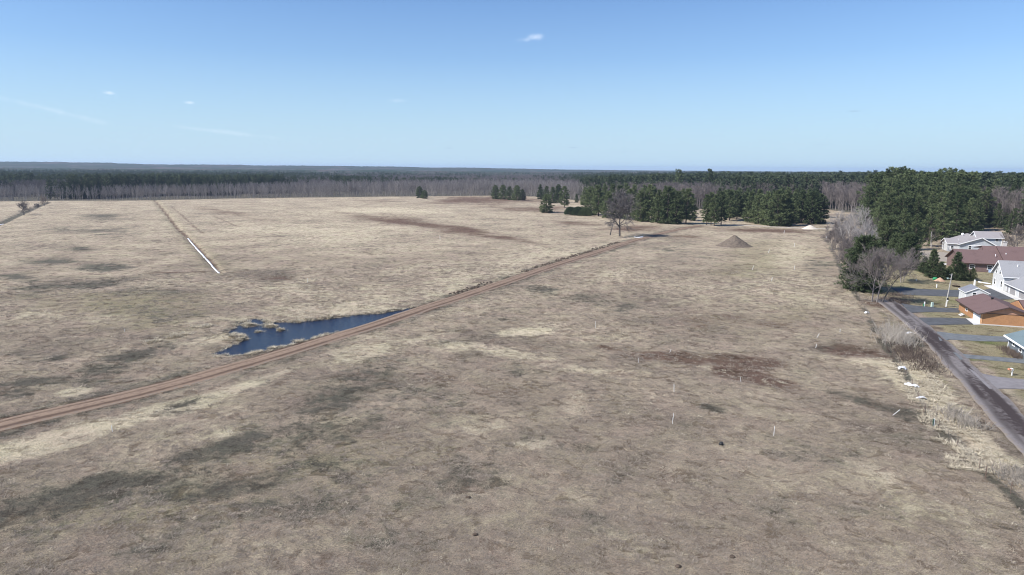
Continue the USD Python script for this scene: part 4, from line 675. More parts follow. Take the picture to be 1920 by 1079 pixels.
# spruces among the houses
for x_, yb, yt, k_, lb in ((1748, 521, 468, 0, 'pointed spruce on the lawn left of the brown house'), (1731, 516, 487, 1, 'low spruce beside the front pine of the tall grove'), (1764, 524, 492, 1, 'low spruce behind the utility pole'), (1791, 525, 473, 0, 'tall spruce in front of the brown house roof'),
                           (1806, 526, 497, 1, 'low rounded spruce in front of the brown house wall'), (1822, 526, 503, 1, 'rightmost low spruce in front of the brown house wall'), (1778, 523, 500, 1, 'low spruce left of the tall one in front of the brown house')):
    put(SPRUCE, k_, 'spruce_tree', lb, 'spruce tree', x_, yb, yt)
put(SPRUCE, 2, 'pine_tree', 'big rounded green pine at the fence behind the twin bare trees', 'pine tree', 1615, 545, 447)

# ------------------------------------------------------------------ leafless trees
tw, tg = bare(20.0, 5, fork=0.27, width=0.54, n1=20, n2=9, n3=7, n4=6, r0=0.5, twig=0.055, up=0.2, wander=0.2)
b = at(1162, 443); oak = thing('oak_tree', 'big bare dark oak standing alone beside the dirt track', 'tree', (b[0], b[1], gz1(b)-0.1))
obj('trunk', tw, m_oakbark, oak); obj('twigs', tg, plain('oak_twigs', (0.165, 0.148, 0.138), 0.9, 0.3, 0.6), oak)
limb = np.array([[0, 0, 4.2], [-2.2, .3, 7.2], [-4.2, .2, 9.6], [-7.5, 0, 11.0], [-9.5, -.4, 11.6]]); obj('limb', tubes(limb[:-1], limb[1:], np.array([.34, .27, .2, .13]), np.array([.27, .2, .13, .06]), 7), m_oakbark, oak)
low = np.array([[-2.2, .3, 7.2], [-4.6, .5, 6.4], [-6.4, .3, 6.7], [-7.6, .2, 7.6]]); obj('limb', tubes(low[:-1], low[1:], np.array([.15, .1, .06]), np.array([.1, .06, .03]), 5), m_oakbark, oak)
b = at(1144, 440.5); t_ = np.array([[0, 0, -.2], [.45, .05, 2.4], [1.0, 0, 4.4], [1.5, .1, 6.3]]); dead = thing('dead_tree', 'leaning dead snag propped left of the bare oak trunk', 'dead tree', (b[0], b[1], gz1(b)))
obj('trunk', tubes(t_[:-1], t_[1:], np.array([.3, .25, .2]), np.array([.25, .2, .1]), 7), m_oakbark, dead); [obj('stub', tubes([a_], [b_], [.1], [.035], 5), m_oakbark, dead) for a_, b_ in (([.45, .05, 2.4], [-1.3, .3, 3.1]), ([1.0, 0, 4.4], [2.1, .2, 5.4]))]
def bare_thing(name, label, category, x, yb, yt, kw, bark, twigm, lean=0.0, group=None):
    bb = at(x, yb); H_ = tall(bb, yt); a_, c_ = bare(H_, **kw); o = thing(name, label, category, (bb[0], bb[1], gz1(bb)-0.05), rng.uniform(0, 360) if not lean else 0, group)
    if lean: o.GetPrim() if hasattr(o, 'GetPrim') else None; UsdGeom.Xformable(o).AddRotateYOp().Set(lean)
    obj('trunk', a_, bark, o); obj('twigs', c_, twigm, o); return o
bare_thing('bare_tree', 'left of the twin grey bare trees at the fence in front of the rounded pine', 'tree', 1635, 566, 470, dict(seed=31, fork=.22, width=.58, n1=13, n2=7, n3=6, n4=5, r0=.2, twig=.024, up=.45), m_greybark, m_twig)
bare_thing('bare_tree', 'right of the twin grey bare trees at the fence in front of the rounded pine', 'tree', 1644, 567, 476, dict(seed=32, fork=.25, width=.56, n1=13, n2=7, n3=6, n4=5, r0=.2, twig=.024, up=.45), m_greybark, m_twig)
bare_thing('bare_tree', 'dark leaning bare tree right of the twin bare trees', 'tree', 1654, 567, 500, dict(seed=33, fork=.4, width=.4, n1=7, n2=5, n3=4, n4=3, r0=.17, twig=.015), m_oakbark, m_browntwig, lean=20)
bare_thing('bare_tree', 'spreading low bare tree between the twin bare trees and the lawn mound', 'tree', 1690, 530, 468, dict(seed=34, fork=.15, width=.55, n1=11, n2=6, n3=6, n4=5, r0=.14, twig=.022, stems=3), m_greybark, m_twig)
bare_thing('bare_tree', 'tall pale bare tree at the end of the fence line', 'tree', 1588, 476, 382, dict(seed=35, fork=.25, width=.33, n1=12, n2=6, n3=5, n4=4, r0=.22, twig=.02, up=.7, stems=2), m_palebark, m_paletwig)
bare_thing('bare_tree', 'pale bare tree with white trunk left of the tall grove', 'tree', 1618, 470, 384, dict(seed=36, fork=.25, width=.4, n1=12, n2=6, n3=5, n4=4, r0=.24, twig=.02, up=.5), m_palebark, m_paletwig)
bare_thing('bare_tree', 'grey bare tree behind the tall pale one at the fence end', 'tree', 1601, 462, 395, dict(seed=37, fork=.2, width=.4, n1=10, n2=6, n3=5, n4=4, r0=.2, twig=.02, stems=2), m_greybark, m_paletwig)
bare_thing('bare_tree', 'bushy grey bare tree at the fence above the rounded pine', 'tree', 1572, 482, 420, dict(seed=38, fork=.05, width=.42, n1=10, n2=6, n3=5, n4=4, r0=.1, twig=.018, stems=5), m_greybark, m_twig)
bare_thing('bare_tree', 'low grey bare thicket tree under the tall pale one', 'tree', 1590, 500, 440, dict(seed=39, fork=.05, width=.42, n1=10, n2=6, n3=5, n4=4, r0=.1, twig=.018, stems=5), m_greybark, m_twig)
for x_, yb, yt, sd, lb in ((1562, 468, 412, 46, 'leftmost grey bushy tree of the thicket at the fence end'), (1578, 452, 396, 47, 'grey bushy tree behind the leftmost one at the fence end'), (1600, 512, 448, 48, 'grey bushy tree just above the rounded pine at the fence'), (1612, 482, 418, 49, 'grey bushy tree between the pale trees and the rounded pine'), (1632, 462, 404, 50, 'grey bushy tree under the left side of the tall grove')):
    bare_thing('bare_tree', lb, 'tree', x_, yb, yt, dict(seed=sd, fork=.08, width=.5, n1=10, n2=6, n3=6, n4=5, r0=.1, twig=.026, stems=4), m_greybark, m_paletwig if sd % 2 else m_twig)
bare_thing('bare_tree', 'small pale bare tree on the yard in front of the tall grove', 'tree', 1746, 464, 426, dict(seed=40, fork=.25, width=.42, n1=9, n2=6, n3=5, n4=4, r0=.2, twig=.02), m_palebark, m_browntwig)
bare_thing('bare_tree', 'round grey bare tree behind the brown house at the right edge', 'tree', 1905, 475, 421, dict(seed=41, fork=.12, width=.55, n1=11, n2=7, n3=6, n4=4, r0=.22, twig=.024, stems=2), m_greybark, m_twig)
bare_thing('bare_tree', 'small bare yard tree left of the grey house door', 'tree', 1768, 472, 450, dict(seed=42, fork=.2, width=.4, n1=7, n2=5, n3=4, n4=3, r0=.08, twig=.018), m_greybark, m_browntwig)
bare_thing('bare_bush', 'grey bare bush standing over the ditch at the left edge', 'bush', 45, 403, 375, dict(seed=43, fork=.05, width=.5, n1=8, n2=5, n3=5, n4=4, r0=.1, twig=.03, stems=5), m_greybark, m_twig)
bare_thing('bare_bush', 'small grey bare bush farther along the left ditch', 'bush', 70, 391, 380, dict(seed=44, fork=.05, width=.6, n1=7, n2=5, n3=4, n4=4, r0=.08, twig=.03, stems=5), m_greybark, m_twig)
bare_thing('bare_bush', 'bare bush at the far end of the left ditch against the wood', 'bush', 83, 385, 365, dict(seed=45, fork=.05, width=.45, n1=8, n2=5, n3=4, n4=4, r0=.1, twig=.03, stems=4), m_greybark, m_browntwig)

m_drystem = leaf('dry_stems', (0.24, 0.21, 0.175), (0.42, 0.375, 0.315), 0.0)
# thickets of dry stems along the fence
def thicket(name, label, pts, spread, h, n, seed, mat, lean=0.35):
    g = np.random.default_rng(seed); P3 = np.array([at(x, y)[:2] for x, y in pts]); k = g.integers(0, len(P3), n); c = P3[k]+g.normal(0, spread, (n, 2)); z = ground_z(c[:, 0], c[:, 1])-0.05
    o = np.r_[P3.mean(0), 0]; thg = thing(name, label, 'thicket', o); hh = h*g.uniform(.5, 1.1, n); d = np.c_[g.normal(0, lean, n), g.normal(0, lean, n), np.ones(n)]; d /= np.linalg.norm(d, axis=1, keepdims=True)
    p0 = np.c_[c, z]-o; p1 = p0+d*hh[:, None]*0.55; d2 = d+g.normal(0, .25, (n, 3)); p2 = p1+d2*hh[:, None]*0.45; parts = [tubes(p0, p1, .04, .03), tubes(p1, p2, .03, .014)]
    for q in range(4): t = g.uniform(.3, 1, (n, 1)); pb = p0+(p1-p0)*t+(p2-p1)*np.clip(t-.6, 0, 1); parts.append(tubes(pb, pb+(d+g.normal(0, .7, (n, 3)))*hh[:, None]*0.3, (.022), .01))
    obj('stems', join(parts), mat, thg); return thg
thicket('dry_thicket', 'pale grey thicket of dry stems between the fence and the gravel road', [(1668, 630), (1676, 640), (1683, 632), (1690, 648), (1676, 622), (1698, 640)], 1.5, 2.1, 420, 3, m_drystem)
thicket('dry_thicket', 'dark brown end of the thicket beside the wet road patch', [(1700, 655), (1712, 664), (1722, 672), (1738, 684), (1735, 694), (1690, 660), (1706, 674)], 1.3, 1.35, 460, 4, m_browntwig, .6)
thicket('dry_thicket', 'bleached clump of dry stems right of the green-white post', [(1790, 782), (1800, 790), (1810, 797), (1782, 774), (1822, 800)], 0.9, 1.2, 260, 5, m_drystem, .5)
thicket('dry_thicket', 'bleached clump of dry stems at the lower right edge by the fence', [(1890, 890), (1905, 897), (1918, 903), (1932, 915)], 0.9, 1.2, 260, 6, m_drystem, .5)
thicket('dry_thicket', 'rusty dry shrubs along the wall of the teal-roofed house', [(1887, 656), (1894, 662), (1901, 667), (1908, 671)], 0.6, 1.0, 320, 7, m_browntwig, .4)
thicket('dry_thicket', 'dark brush heaped under the twin bare trees', [(1665, 562), (1680, 566), (1695, 565), (1670, 552), (1690, 555)], 1.6, 0.9, 420, 8, m_browntwig, .9)

# ------------------------------------------------------------------ the far wood
ASP = []
for k, (h_, kw) in enumerate([(16.0, dict(seed=61, fork=.38, width=.13, n1=16, n2=4, n3=3, n4=1, r0=.15, twig=.035, up=1.0)), (16.0, dict(seed=62, fork=.3, width=.15, n1=16, n2=4, n3=3, n4=1, r0=.14, twig=.035, up=1.0)), (16.0, dict(seed=63, fork=.45, width=.12, n1=14, n2=4, n3=3, n4=1, r0=.16, twig=.035, up=1.0)), (15.0, dict(seed=64, fork=.15, width=.24, n1=14, n2=4, n3=4, n4=1, r0=.13, twig=.03, up=.8))]):
    a_, c_ = bare(h_, **kw); ASP.append((kind_of(f'aspen_{k}', [('trunk', a_, m_aspen), ('twigs', c_, m_aspen)]), h_, 2.5))
DEC = []
for k, (h_, kw) in enumerate([(18.0, dict(seed=71, fork=.25, width=.30, n1=12, n2=5, n3=4, n4=2, r0=.2, twig=.035, up=.5)), (18.0, dict(seed=72, fork=.2, width=.34, n1=12, n2=5, n3=4, n4=2, r0=.2, twig=.035, up=.5)), (17.0, dict(seed=73, fork=.3, width=.28, n1=12, n2=5, n3=4, n4=2, r0=.18, twig=.035, up=.6))]):
    a_, c_ = bare(h_, **kw); DEC.append((kind_of(f'grey_wood_tree_{k}', [('trunk', a_, m_greybark), ('twigs', c_, m_twig)]), h_, 5.0))
FARP = []
for k, (h_, kw) in enumerate([(19.0, dict(base=.2, width=.17, shape=.5, step=1.5, nb=5, ncl=3, ntr=4, leafsize=1.5, seed=81, ragged=.6)), (19.0, dict(base=.12, width=.2, shape=.7, step=1.5, nb=5, ncl=3, ntr=4, leafsize=1.5, seed=82, ragged=.5)), (18.0, dict(base=.1, width=.16, shape=.85, step=1.4, nb=5, ncl=3, ntr=4, leafsize=1.3, seed=83, ragged=.4))]):
    tr_, lf_ = pine(h_, **kw); FARP.append((kind_of(f'far_pine_{k}', [('trunk', tr_, m_bark), ('crown', lf_, m_needle2)]), h_, 3.5))
xs_of = lambda az: 960+FOC*np.tan(np.radians(az))
def scatter(r0, r1, cell, g, azl=-41, azr=41):
    n = int(math.radians(azr-azl)/2*(r1*r1-r0*r0)/cell**2); r = np.sqrt(g.uniform(r0*r0, r1*r1, n)); az = g.uniform(azl, azr, n); return r, az
g = np.random.default_rng(99); R_, A_ = [], []
for r0, r1, cell in ((380, 900, 5.2), (900, 1300, 6.4), (1300, 1900, 9.0), (1900, 2900, 14.0)):
    a, b = scatter(r0, r1, cell, g); R_.append(a); A_.append(b)
R_, A_ = np.concatenate(R_), np.concatenate(A_); beh = R_-np.interp(A_, eaz, er)-14*(fbm2(A_*14, R_*0.0, 6.0, 2, 91)-0.5)
keep = beh > 0; R_, A_, beh = R_[keep], A_[keep], beh[keep]; fx, fy = R_*np.sin(np.radians(A_)), R_*np.cos(np.radians(A_)); xs = xs_of(A_)
clump = fbm2(fx, fy, 70.0, 3, 92); u_ = g.uniform(0, 1, len(R_))
strip = np.interp(xs, [0, 300, 650, 1000, 1080, 1100], [110, 95, 140, 230, 120, 0])
pconf = np.interp(xs, [0, 300, 560, 700, 900, 1050, 1100, 1300, 1560, 1650, 1760, 1920], [.55, .52, .46, .36, .25, .22, .38, .44, .38, .5, .75, .62])
isasp = (beh < strip)&~((clump > 0.66)&(xs < 420)&(beh > 35)); isconf = ~isasp&(clump+0.25*(u_-0.5) > 0.5+(0.5-pconf)*0.55); isconf &= ~((xs > 1530)&(xs < 1665)&(beh < 75)); isdec = ~isasp&~isconf
gap = (~isasp)&(clump < 0.33)&(R_ > 900); keep2 = ~gap; 
hasp = np.interp(xs, [0, 300, 650, 1000], [14.5, 15, 17.5, 19])*g.uniform(.82, 1.12, len(R_)); hconf = np.interp(xs, [0, 600, 1000, 1150, 1300, 1700, 1900], [20, 17.5, 16.5, 21, 24, 27, 26])*g.uniform(.72, 1.18, len(R_))*(.82+.36*fbm2(fx, fy, 130.0, 2, 97)); hdec = np.interp(xs, [0, 900, 1200, 1600, 1900], [16.8, 16.2, 19, 22, 22])*g.uniform(.8, 1.15, len(R_))
shrink = np.where((R_ > 1000), 0.92, 1.0)
def instancer(name, kinds, idx, hts, g, kind='stuff', wide=1.0):
    pi = UsdGeom.PointInstancer.Define(stage, '/World/'+name); k = g.integers(0, len(kinds), len(idx)); rel = pi.CreatePrototypesRel()
    for j, (path, h0, _) in enumerate(kinds):
        pr = stage.DefinePrim(f'/World/{name}/kind_{j}', 'Xform'); pr.GetReferences().AddInternalReference(path); rel.AddTarget(pr.GetPath())
    h0s = np.array([kk[1] for kk in kinds])[k]; s = (hts[idx]*shrink[idx]/h0s); yw = g.uniform(0, math.pi, len(idx))
    pi.CreateProtoIndicesAttr(Vt.IntArray.FromNumpy(k.astype(np.int32))); pi.CreatePositionsAttr(Vt.Vec3fArray.FromNumpy(np.stack([fx[idx], fy[idx], np.full(len(idx), -0.1)], 1).astype(np.float32)))
    pi.CreateScalesAttr(Vt.Vec3fArray.FromNumpy(np.stack([s*wide, s*wide, s], 1).astype(np.float32))); pi.CreateOrientationsAttr(Vt.QuathArray([Gf.Quath(float(math.cos(a)), 0, 0, float(math.sin(a))) for a in yw]))
    return tag(pi, kind=kind)
ia = np.where(isasp&keep2)[0]; ia = ia[np.argsort(beh[ia])]; front = ia[(xs[ia] > -40)&(xs[ia] < 1090)][:290]; rest = np.setdiff1d(ia, front)
for j in front:
    path, h0, _ = ASP[int(g.integers(0, 3 if xs[j] > 280 else 4))]; s = hasp[j]/h0
    plant(path, 'aspen_tree', 'leafless grey aspen in the front rank of the wood along the far field edge', 'aspen tree', (fx[j], fy[j], -0.1), g.uniform(0, 360), (s, s, s), 'aspens along the front of the far wood')
instancer('aspen_wood', ASP, rest, hasp, g)
idd = np.where(isdec&keep2)[0]; idd = idd[np.argsort(beh[idd])]; fr = idd[(xs[idd] > 1080)&(xs[idd] < 1940)][:120]
for j in fr:
    path, h0, _ = DEC[int(g.integers(0, 3))]; s = hdec[j]/h0
    plant(path, 'bare_tree', 'leafless grey tree in the front of the mixed wood behind the pine rows', 'tree', (fx[j], fy[j], -0.1), g.uniform(0, 360), (s, s, s), 'bare trees at the front of the mixed wood')
instancer('bare_wood', DEC, np.setdiff1d(idd, fr), hdec, g)
ic = np.where(isconf&keep2)[0]; ic = ic[np.argsort(beh[ic])]; fr = ic[(xs[ic] > 1080)&(xs[ic] < 1940)][:140]
for j in fr:
    path, h0, _ = FARP[int(g.integers(0, 3))]; s = hconf[j]/h0
    plant(path, 'pine_tree', 'dark pine among bare trees in the front of the mixed wood', 'pine tree', (fx[j], fy[j], -0.1), g.uniform(0, 360), (s*1.1, s*1.1, s), 'pines at the front of the mixed wood')
for x_, yt, lb in ((1271, 319, 'left one of two tall pines rising above the mixed wood skyline'), (1329, 318.5, 'right one of two tall pines rising above the mixed wood skyline')):
    put(TALL, 3, 'pine_tree', lb, 'pine tree', x_, 379, yt, wide=.9)
instancer('pine_wood', FARP, np.setdiff1d(ic, fr), hconf, g, wide=1.15)
print('far wood', len(ia), len(idd), len(ic), 'grove', gcount)

# ------------------------------------------------------------------ heaps, snow, stakes and other small things
def heap(name, label, x, yb, w, d, h, mat, seed, cat_='mound', n=46):
    """A conical heap of loose material: noisy dome with slumped foot."""
    a, r = np.meshgrid(np.linspace(0, 2*np.pi, n, endpoint=False), np.linspace(0, 1, 22)); a, r = a.ravel(), r.ravel(); c = at(x, yb); px_, py_ = np.cos(a)*r*w, np.sin(a)*r*d
    prof = (0.55*np.clip(1-r, 0, 1)+0.45*(0.5+0.5*np.cos(np.pi*r)))*h*(1+0.28*(fbm2(px_, py_, 2.2, 3, seed)-0.5)*2)+0.35*(fbm2(px_, py_, 0.9, 2, seed+1)-0.5)*(1-r**3)*min(1, h/2)
    v = np.stack([px_*(1+0.2*(fbm2(np.cos(a)*3, np.sin(a)*3, 1.0, 2, seed+2)-0.5)), py_, prof-0.12*(r > .97)], 1); i, j = np.meshgrid(np.arange(21), np.arange(n), indexing='ij'); q = np.stack([i*n+j, (i+1)*n+j, (i+1)*n+(j+1) % n, i*n+(j+1) % n], -1).reshape(-1, 4)
    v += [c[0], c[1], gz1(c)]; return tag(obj(name, (v, np.vstack([q[:, [0, 1, 2]], q[:, [0, 2, 3]]])), mat, smooth=50), label, cat_)
heap('soil_heap', 'grey-brown conical heap of soil on the field right of the track', 1376, 461, 8.0, 6.6, 4.5, m_soil, 3)
heap('gravel_heap', 'small pale gravel heap beside the pale crossing track', 1519, 429.5, 4.8, 3.2, 2.1, m_sand, 7, 'heap')
heap('sand_heap', 'small brown sand play heap in front of the low spruces', 1762, 527, 1.7, 1.3, 1.2, plain('brown_sand', (0.42, 0.27, 0.18), 0.9, .2), 9, 'heap', 24)
def snow_strip(label, pts, w, seed, name='snow_patch'):
    p = resample(pxline(pts), 0.8); t = np.gradient(p, axis=0); t /= np.linalg.norm(t, axis=1, keepdims=True); nr_ = np.stack([-t[:, 1], t[:, 0]], 1); k = np.arange(len(p))*0.8
    taper = np.minimum(1, np.minimum(k+0.3, k[::-1]+0.3)/2.0); wl = w*taper*(0.1+1.8*fbm2(k, k*0, 3.1, 3, seed)); wr = w*taper*(0.1+1.8*fbm2(k, k*0, 2.7, 3, seed+3)); zc = ground_z(p[:, 0], p[:, 1])
    V = np.stack([np.c_[p+nr_*wl[:, None], zc-0.15], np.c_[p+nr_*wl[:, None]*0.7, zc+0.14], np.c_[p, zc+0.2], np.c_[p-nr_*wr[:, None]*0.7, zc+0.14], np.c_[p-nr_*wr[:, None], zc-0.15]], 1)
    V[:, 1:4, 2] += 0.18*(fbm2(V[:, 1:4, 0], V[:, 1:4, 1], 1.2, 2, seed+5)-0.5)
    n, m = V.shape[:2]; a, b = np.meshgrid(np.arange(n-1), np.arange(m-1), indexing='ij'); q = np.stack([a*m+b, (a+1)*m+b, (a+1)*m+b+1, a*m+b+1], -1).reshape(-1, 4)[:, ::-1]
    return tag(obj(name, (V.reshape(-1, 3), np.vstack([q[:, [0, 1, 2]], q[:, [0, 2, 3]]])), m_snow, smooth=True), label, 'snow')
snow_strip('long narrow strip of old snow lying in the field ditch', [(352, 446), (362, 457), (373, 469), (385, 482), (396, 494), (404, 503), (412, 510.5)], 0.36, 3)
snow_strip('white patch of snow in the left ditch at the frame edge', [(-14, 421), (6, 418.5)], 1.5, 9)
snow_strip('melting snow patch in the shadow right of the bare oak', [(1189, 444.8), (1196, 445.2), (1205, 443.8)], 1.1, 12)
snow_strip('snow patch on the lawn behind the low spruces of the brown house', [(1834, 529), (1848, 531), (1858, 532.5)], 1.2, 15)
snow_strip('snow remnant in the yard behind the pointed spruce', [(1763, 494), (1772, 495.5), (1780, 496)], 1.2, 18)

STAKES = [(1116, 615, 602, 4, 'thin white stake alone near the middle of the right-hand field'), (1198, 680, 670, -8, 'white stake at the left end of the reddish bare patch'), (1255, 662, 655, 22, 'tilted white stake at the back of the left reddish patch'), (1264, 733, 717, -3, 'white stake below the left reddish patch'),
          (1260.5, 794, 772.5, 4, 'tall white stake in line below the other stakes'), (1389.5, 714, 704, -6, 'white stake standing in the middle reddish bare patch'), (1451, 815, 795, 0, 'upright white stake nearest the viewer right of centre'), (1531, 633, 624, 25, 'leaning white stake, upper of two close together'),
          (1529, 652, 643.5, 12, 'slightly leaning white stake, lower of two close together'), (1575, 622, 615, 0, 'short white stake near the fence above the dark patch'), (1672, 776, 764, 48, 'fallen white stake leaning hard near the fence'), (211, 810, 797, -4, 'white stake on the bleached strip left of the dirt track'),
          (1411, 506, 497, 6, 'faint white stake in the upper field below the soil heap'), (1489, 505, 497, 0, 'faint white stake right of the one below the soil heap'), (1446, 527, 519, 12, 'faint leaning white stake midway up the right field'), (1489, 462, 455, 0, 'faint white stake level with the soil heap'), (1441, 474, 467, 8, 'faint white stake just right of the soil heap'), (1470, 438, 432, 0, 'small white stake close to the pale crossing track'), (825, 449, 441, 0, 'white stake in the reddish band of the upper left field'), (577, 530, 521, 0, 'pale stake between the snow strip and the track'), (234, 622, 616, 0, 'short pale stake in the wet left field')]
for x_, yb, yt, ln, lb in STAKES:
    b = at(x_, yb); H_ = max(0.6, min(tall(b, yt), 2.2)/max(0.55, math.cos(math.radians(ln)))); st = thing('survey_stake', lb, 'stake', (b[0], b[1], gz1(b)-0.15))
    UsdGeom.Xformable(st).AddRotateYOp().Set(float(ln)); d_ = np.linalg.norm(b-CP); w_ = 0.02+0.0001*max(0, d_-80)
    m_ = cat([box(-w_, w_, -w_, w_, 0, H_+0.02), trimesh.creation.cone(w_*1.2, 0.08, sections=6, transform=trimesh.transformations.translation_matrix([0, 0, H_+0.02]))]); obj('shaft', m_, m_stake, st)
    if ln not in (48,): obj('flag_tape', box(-w_*1.3, w_*1.3, -w_*1.3, w_*1.3, H_*0.82, H_*0.9), m_whitetrim, st)

# fence along the field edge
fen = thing('wire_fence', 'sagging wire fence on thin rusty posts along the right field edge', 'fence', (0, 0, 0)); fp = FENCE[::2]; tops_ = []
for k, (x_, y_) in enumerate(fp):
    z_ = gz1((x_, y_)); ln = np.array([rng.normal(0, .08), rng.normal(0, .08), 1.25+rng.uniform(-.1, .1)]); obj('post', tubes([[x_, y_, z_-.2]], [np.array([x_, y_, z_])+ln], [.032], [.03], 5), m_rust, fen); tops_.append((np.array([x_, y_, z_]), ln))
for f_ in (0.35, 0.65, 0.93):
    pts_ = np.array([p+l*f_ for p, l in tops_]); mid = (pts_[:-1]+pts_[1:])/2-[0, 0, .05]; obj('wire', join([tubes(pts_[:-1], mid, .008, .008), tubes(mid, pts_[1:], .008, .008)]), m_wire, fen)
for x_, yb, yt, lb in ((1733.5, 772, 758, 'dark wooden fence post near the torn white plastic'), (1849.5, 894, 872, 'thin dark steel fence post at the lower right')):
    b = at(x_, yb); o = thing('fence_post', lb, 'fence post', (b[0]-.25, b[1]-.2, gz1(b)-.1)); H_ = tall(b, yt); obj('shaft', tubes([[0, 0, 0], [.02, 0, H_*.6]], [[.02, 0, H_*.6], [.03, .02, H_]], [.05, .045], [.045, .04], 6), m_rust, o); obj('cap', tubes([[.03, .02, H_]], [[.03, .02, H_+.03]], [.05], [.045], 6), m_rust, o)
def sheet(label, x, y, w, l, yaw, seed, mat=m_snow, name='torn_plastic'):
    g_ = np.random.default_rng(seed); n = 9; a, b_ = np.meshgrid(np.linspace(-1, 1, n), np.linspace(-1, 1, n), indexing='ij'); cc = at(x, y); px_ = a*w*(1+.3*g_.normal(size=a.shape)*.3); py_ = b_*l; zz = 0.25+0.35*fbm2(px_.ravel()*3+seed, py_.ravel()*3, 1.3, 3, seed).reshape(a.shape)*1.2-0.25*a**2
    v = np.stack([px_+.12*g_.normal(size=a.shape), py_+.12*g_.normal(size=a.shape), zz], -1).reshape(-1, 3); i, j = np.meshgrid(np.arange(n-1), np.arange(n-1), indexing='ij'); q = np.stack([i*n+j, (i+1)*n+j, (i+1)*n+j+1, i*n+j+1], -1).reshape(-1, 4); q = q[g_.random(len(q)) > .12]; c_, s_ = math.cos(yaw), math.sin(yaw)
    v = v@np.array([[c_, s_, 0], [-s_, c_, 0], [0, 0, 1]])+[cc[0], cc[1], gz1(cc)]; bot = v-[0, 0, .015]; f = np.vstack([q[:, [0, 1, 2]], q[:, [0, 2, 3]]]); return tag(obj(name, (np.vstack([v, bot]), np.vstack([f, f[:, ::-1]+len(v)])), mat), label, 'plastic scrap')
m_plastic = plain('white_plastic_sheet', (0.74, 0.74, 0.75), 0.45, 0.08, 3)
sheet('torn white plastic caught on top of the grey thicket', 1706, 627, .8, .35, .3, 1, m_plastic); sheet('torn white plastic on the fence below the dark thicket', 1692, 692, .55, .45, -.5, 2, m_plastic)
sheet('long torn white plastic strip on the fence, second below the thicket', 1710, 724, .3, .85, .45, 3, m_plastic); sheet('short white plastic strip on the fence near the dark wooden post', 1728, 747, .55, .2, -.3, 4, m_plastic); sheet('tiny white scrap on the fence beside the upper lawn strip', 1625, 588, .4, .25, .2, 5, m_plastic)
b = at(1751, 796); o = thing('marker_post', 'white and green marker post on the field edge beside the fence', 'post', (b[0], b[1], gz1(b))); H_ = tall(b, 783); obj('shaft', box(-.05, .06, -.05, .05, -.1, H_), m_stake, o); obj('backing', box(-.16, -.052, -.06, .06, -.1, H_*.96), plain('dark_green_post', (.06, .1, .08)), o)
b = at(1549, 452); o = thing('marker_post', 'white topped post at the far end of the fence', 'post', (b[0], b[1], gz1(b))); obj('shaft', box(-.1, .1, -.1, .1, -.1, 1.4), m_pole, o); obj('cap', box(-.17, .17, -.17, .17, 1.4, 2.3), m_stake, o)
b = at(1558, 441); tyre = trimesh.creation.torus(.75, .36, major_sections=28, minor_sections=10); tyre.apply_transform(trimesh.transformations.rotation_matrix(math.radians(70), [1, .3, 0])); tyre.apply_translation([b[0], b[1], gz1(b)+.95]); tag(obj('tractor_tyre', tyre, m_black, smooth=True), 'dark discarded tyre lying at the far end of the fence', 'tyre')

# utility pole and yard things
b = at(1773, 575.5); H_ = tall(at(1773, 575), 513); o = thing('utility_pole', 'grey wooden utility pole with lamp arm and meter box on the lawn', 'utility pole', (b[0], b[1], 0)); UsdGeom.Xformable(o).AddRotateYOp().Set(4.5)
obj('pole', tubes([[0, 0, -.3]], [[0, 0, H_]], [.17], [.11], 10), m_pole, o); [obj('arm', tubes([a_], [b_], [.035], [.03], 6), m_whitetrim, o) for a_, b_ in (([0, 0, H_-1.3], [-.75, -.1, H_-1.15]), ([0, 0, H_-.5], [-.7, -.1, H_-.15]))]; obj('lamp', cat([box(-1.05, -.6, -.2, .05, H_-1.22, H_-1.05), trimesh.creation.cylinder(.13, .16, sections=12, transform=trimesh.transformations.translation_matrix([-.85, -.08, H_-1.28]))]), m_palegreen, o)
mb = obj('meter_box', box(-.16, .16, -.34, -.14, 1.75, 2.15), m_black, o); obj('meter_dial', trimesh.creation.cylinder(.13, .12, sections=14, transform=trimesh.transformations.translation_matrix([0, -.37, 1.6])@trimesh.transformations.rotation_matrix(math.pi/2, [1, 0, 0])), m_stake, mb); obj('conduit', box(-.05, .05, -.25, -.15, 0, 1.6), m_stake, o)
b = at(1733, 574.5); o = thing('utility_pedestal', 'narrow white and green utility pedestal left of the green box', 'utility pedestal', (b[0], b[1], 0)); obj('body', cat([box(-.1, .1, -.1, .1, 0, .95), box(-.12, .12, -.12, .12, .95, 1.05)]), m_stake, o); obj('cover', box(-.25, -.105, -.08, .08, 0, .6), m_green, o)
b = at(1747.5, 576); o = thing('utility_pedestal', 'pale green utility box on the lawn edge beside the driveway', 'utility pedestal', (b[0], b[1], 0)); obj('body', cat([box(-.24, .24, -.2, .2, 0, .95), prism([(-.26, .95), (.26, .95), (.2, 1.08), (-.2, 1.08)], -.22, .22)]), m_palegreen, o); obj('door', box(-.2, .2, -.222, -.2, .1, .9), m_palegreen, o)
b = at(1756, 540); o = thing('marker_post', 'short white post on the lawn above the upper driveway', 'post', (b[0], b[1], 0)); obj('shaft', box(-.09, .09, -.09, .09, 0, .85), m_stake, o); obj('cap', prism([(-.12, .85), (.12, .85), (.05, .98), (-.05, .98)], -.11, .11), m_stake, o)
b = at(1718, 527); o = thing('yard_light', 'small white yard ornament on the lawn mound', 'ornament', (b[0], b[1], gz1(b))); s_ = trimesh.creation.icosphere(2, .18); s_.apply_translation([0, 0, .35]); obj('globe', s_, m_stake, o); obj('foot', trimesh.creation.cylinder(.07, .3, sections=8, transform=trimesh.transformations.translation_matrix([0, 0, .12])), m_stake, o)
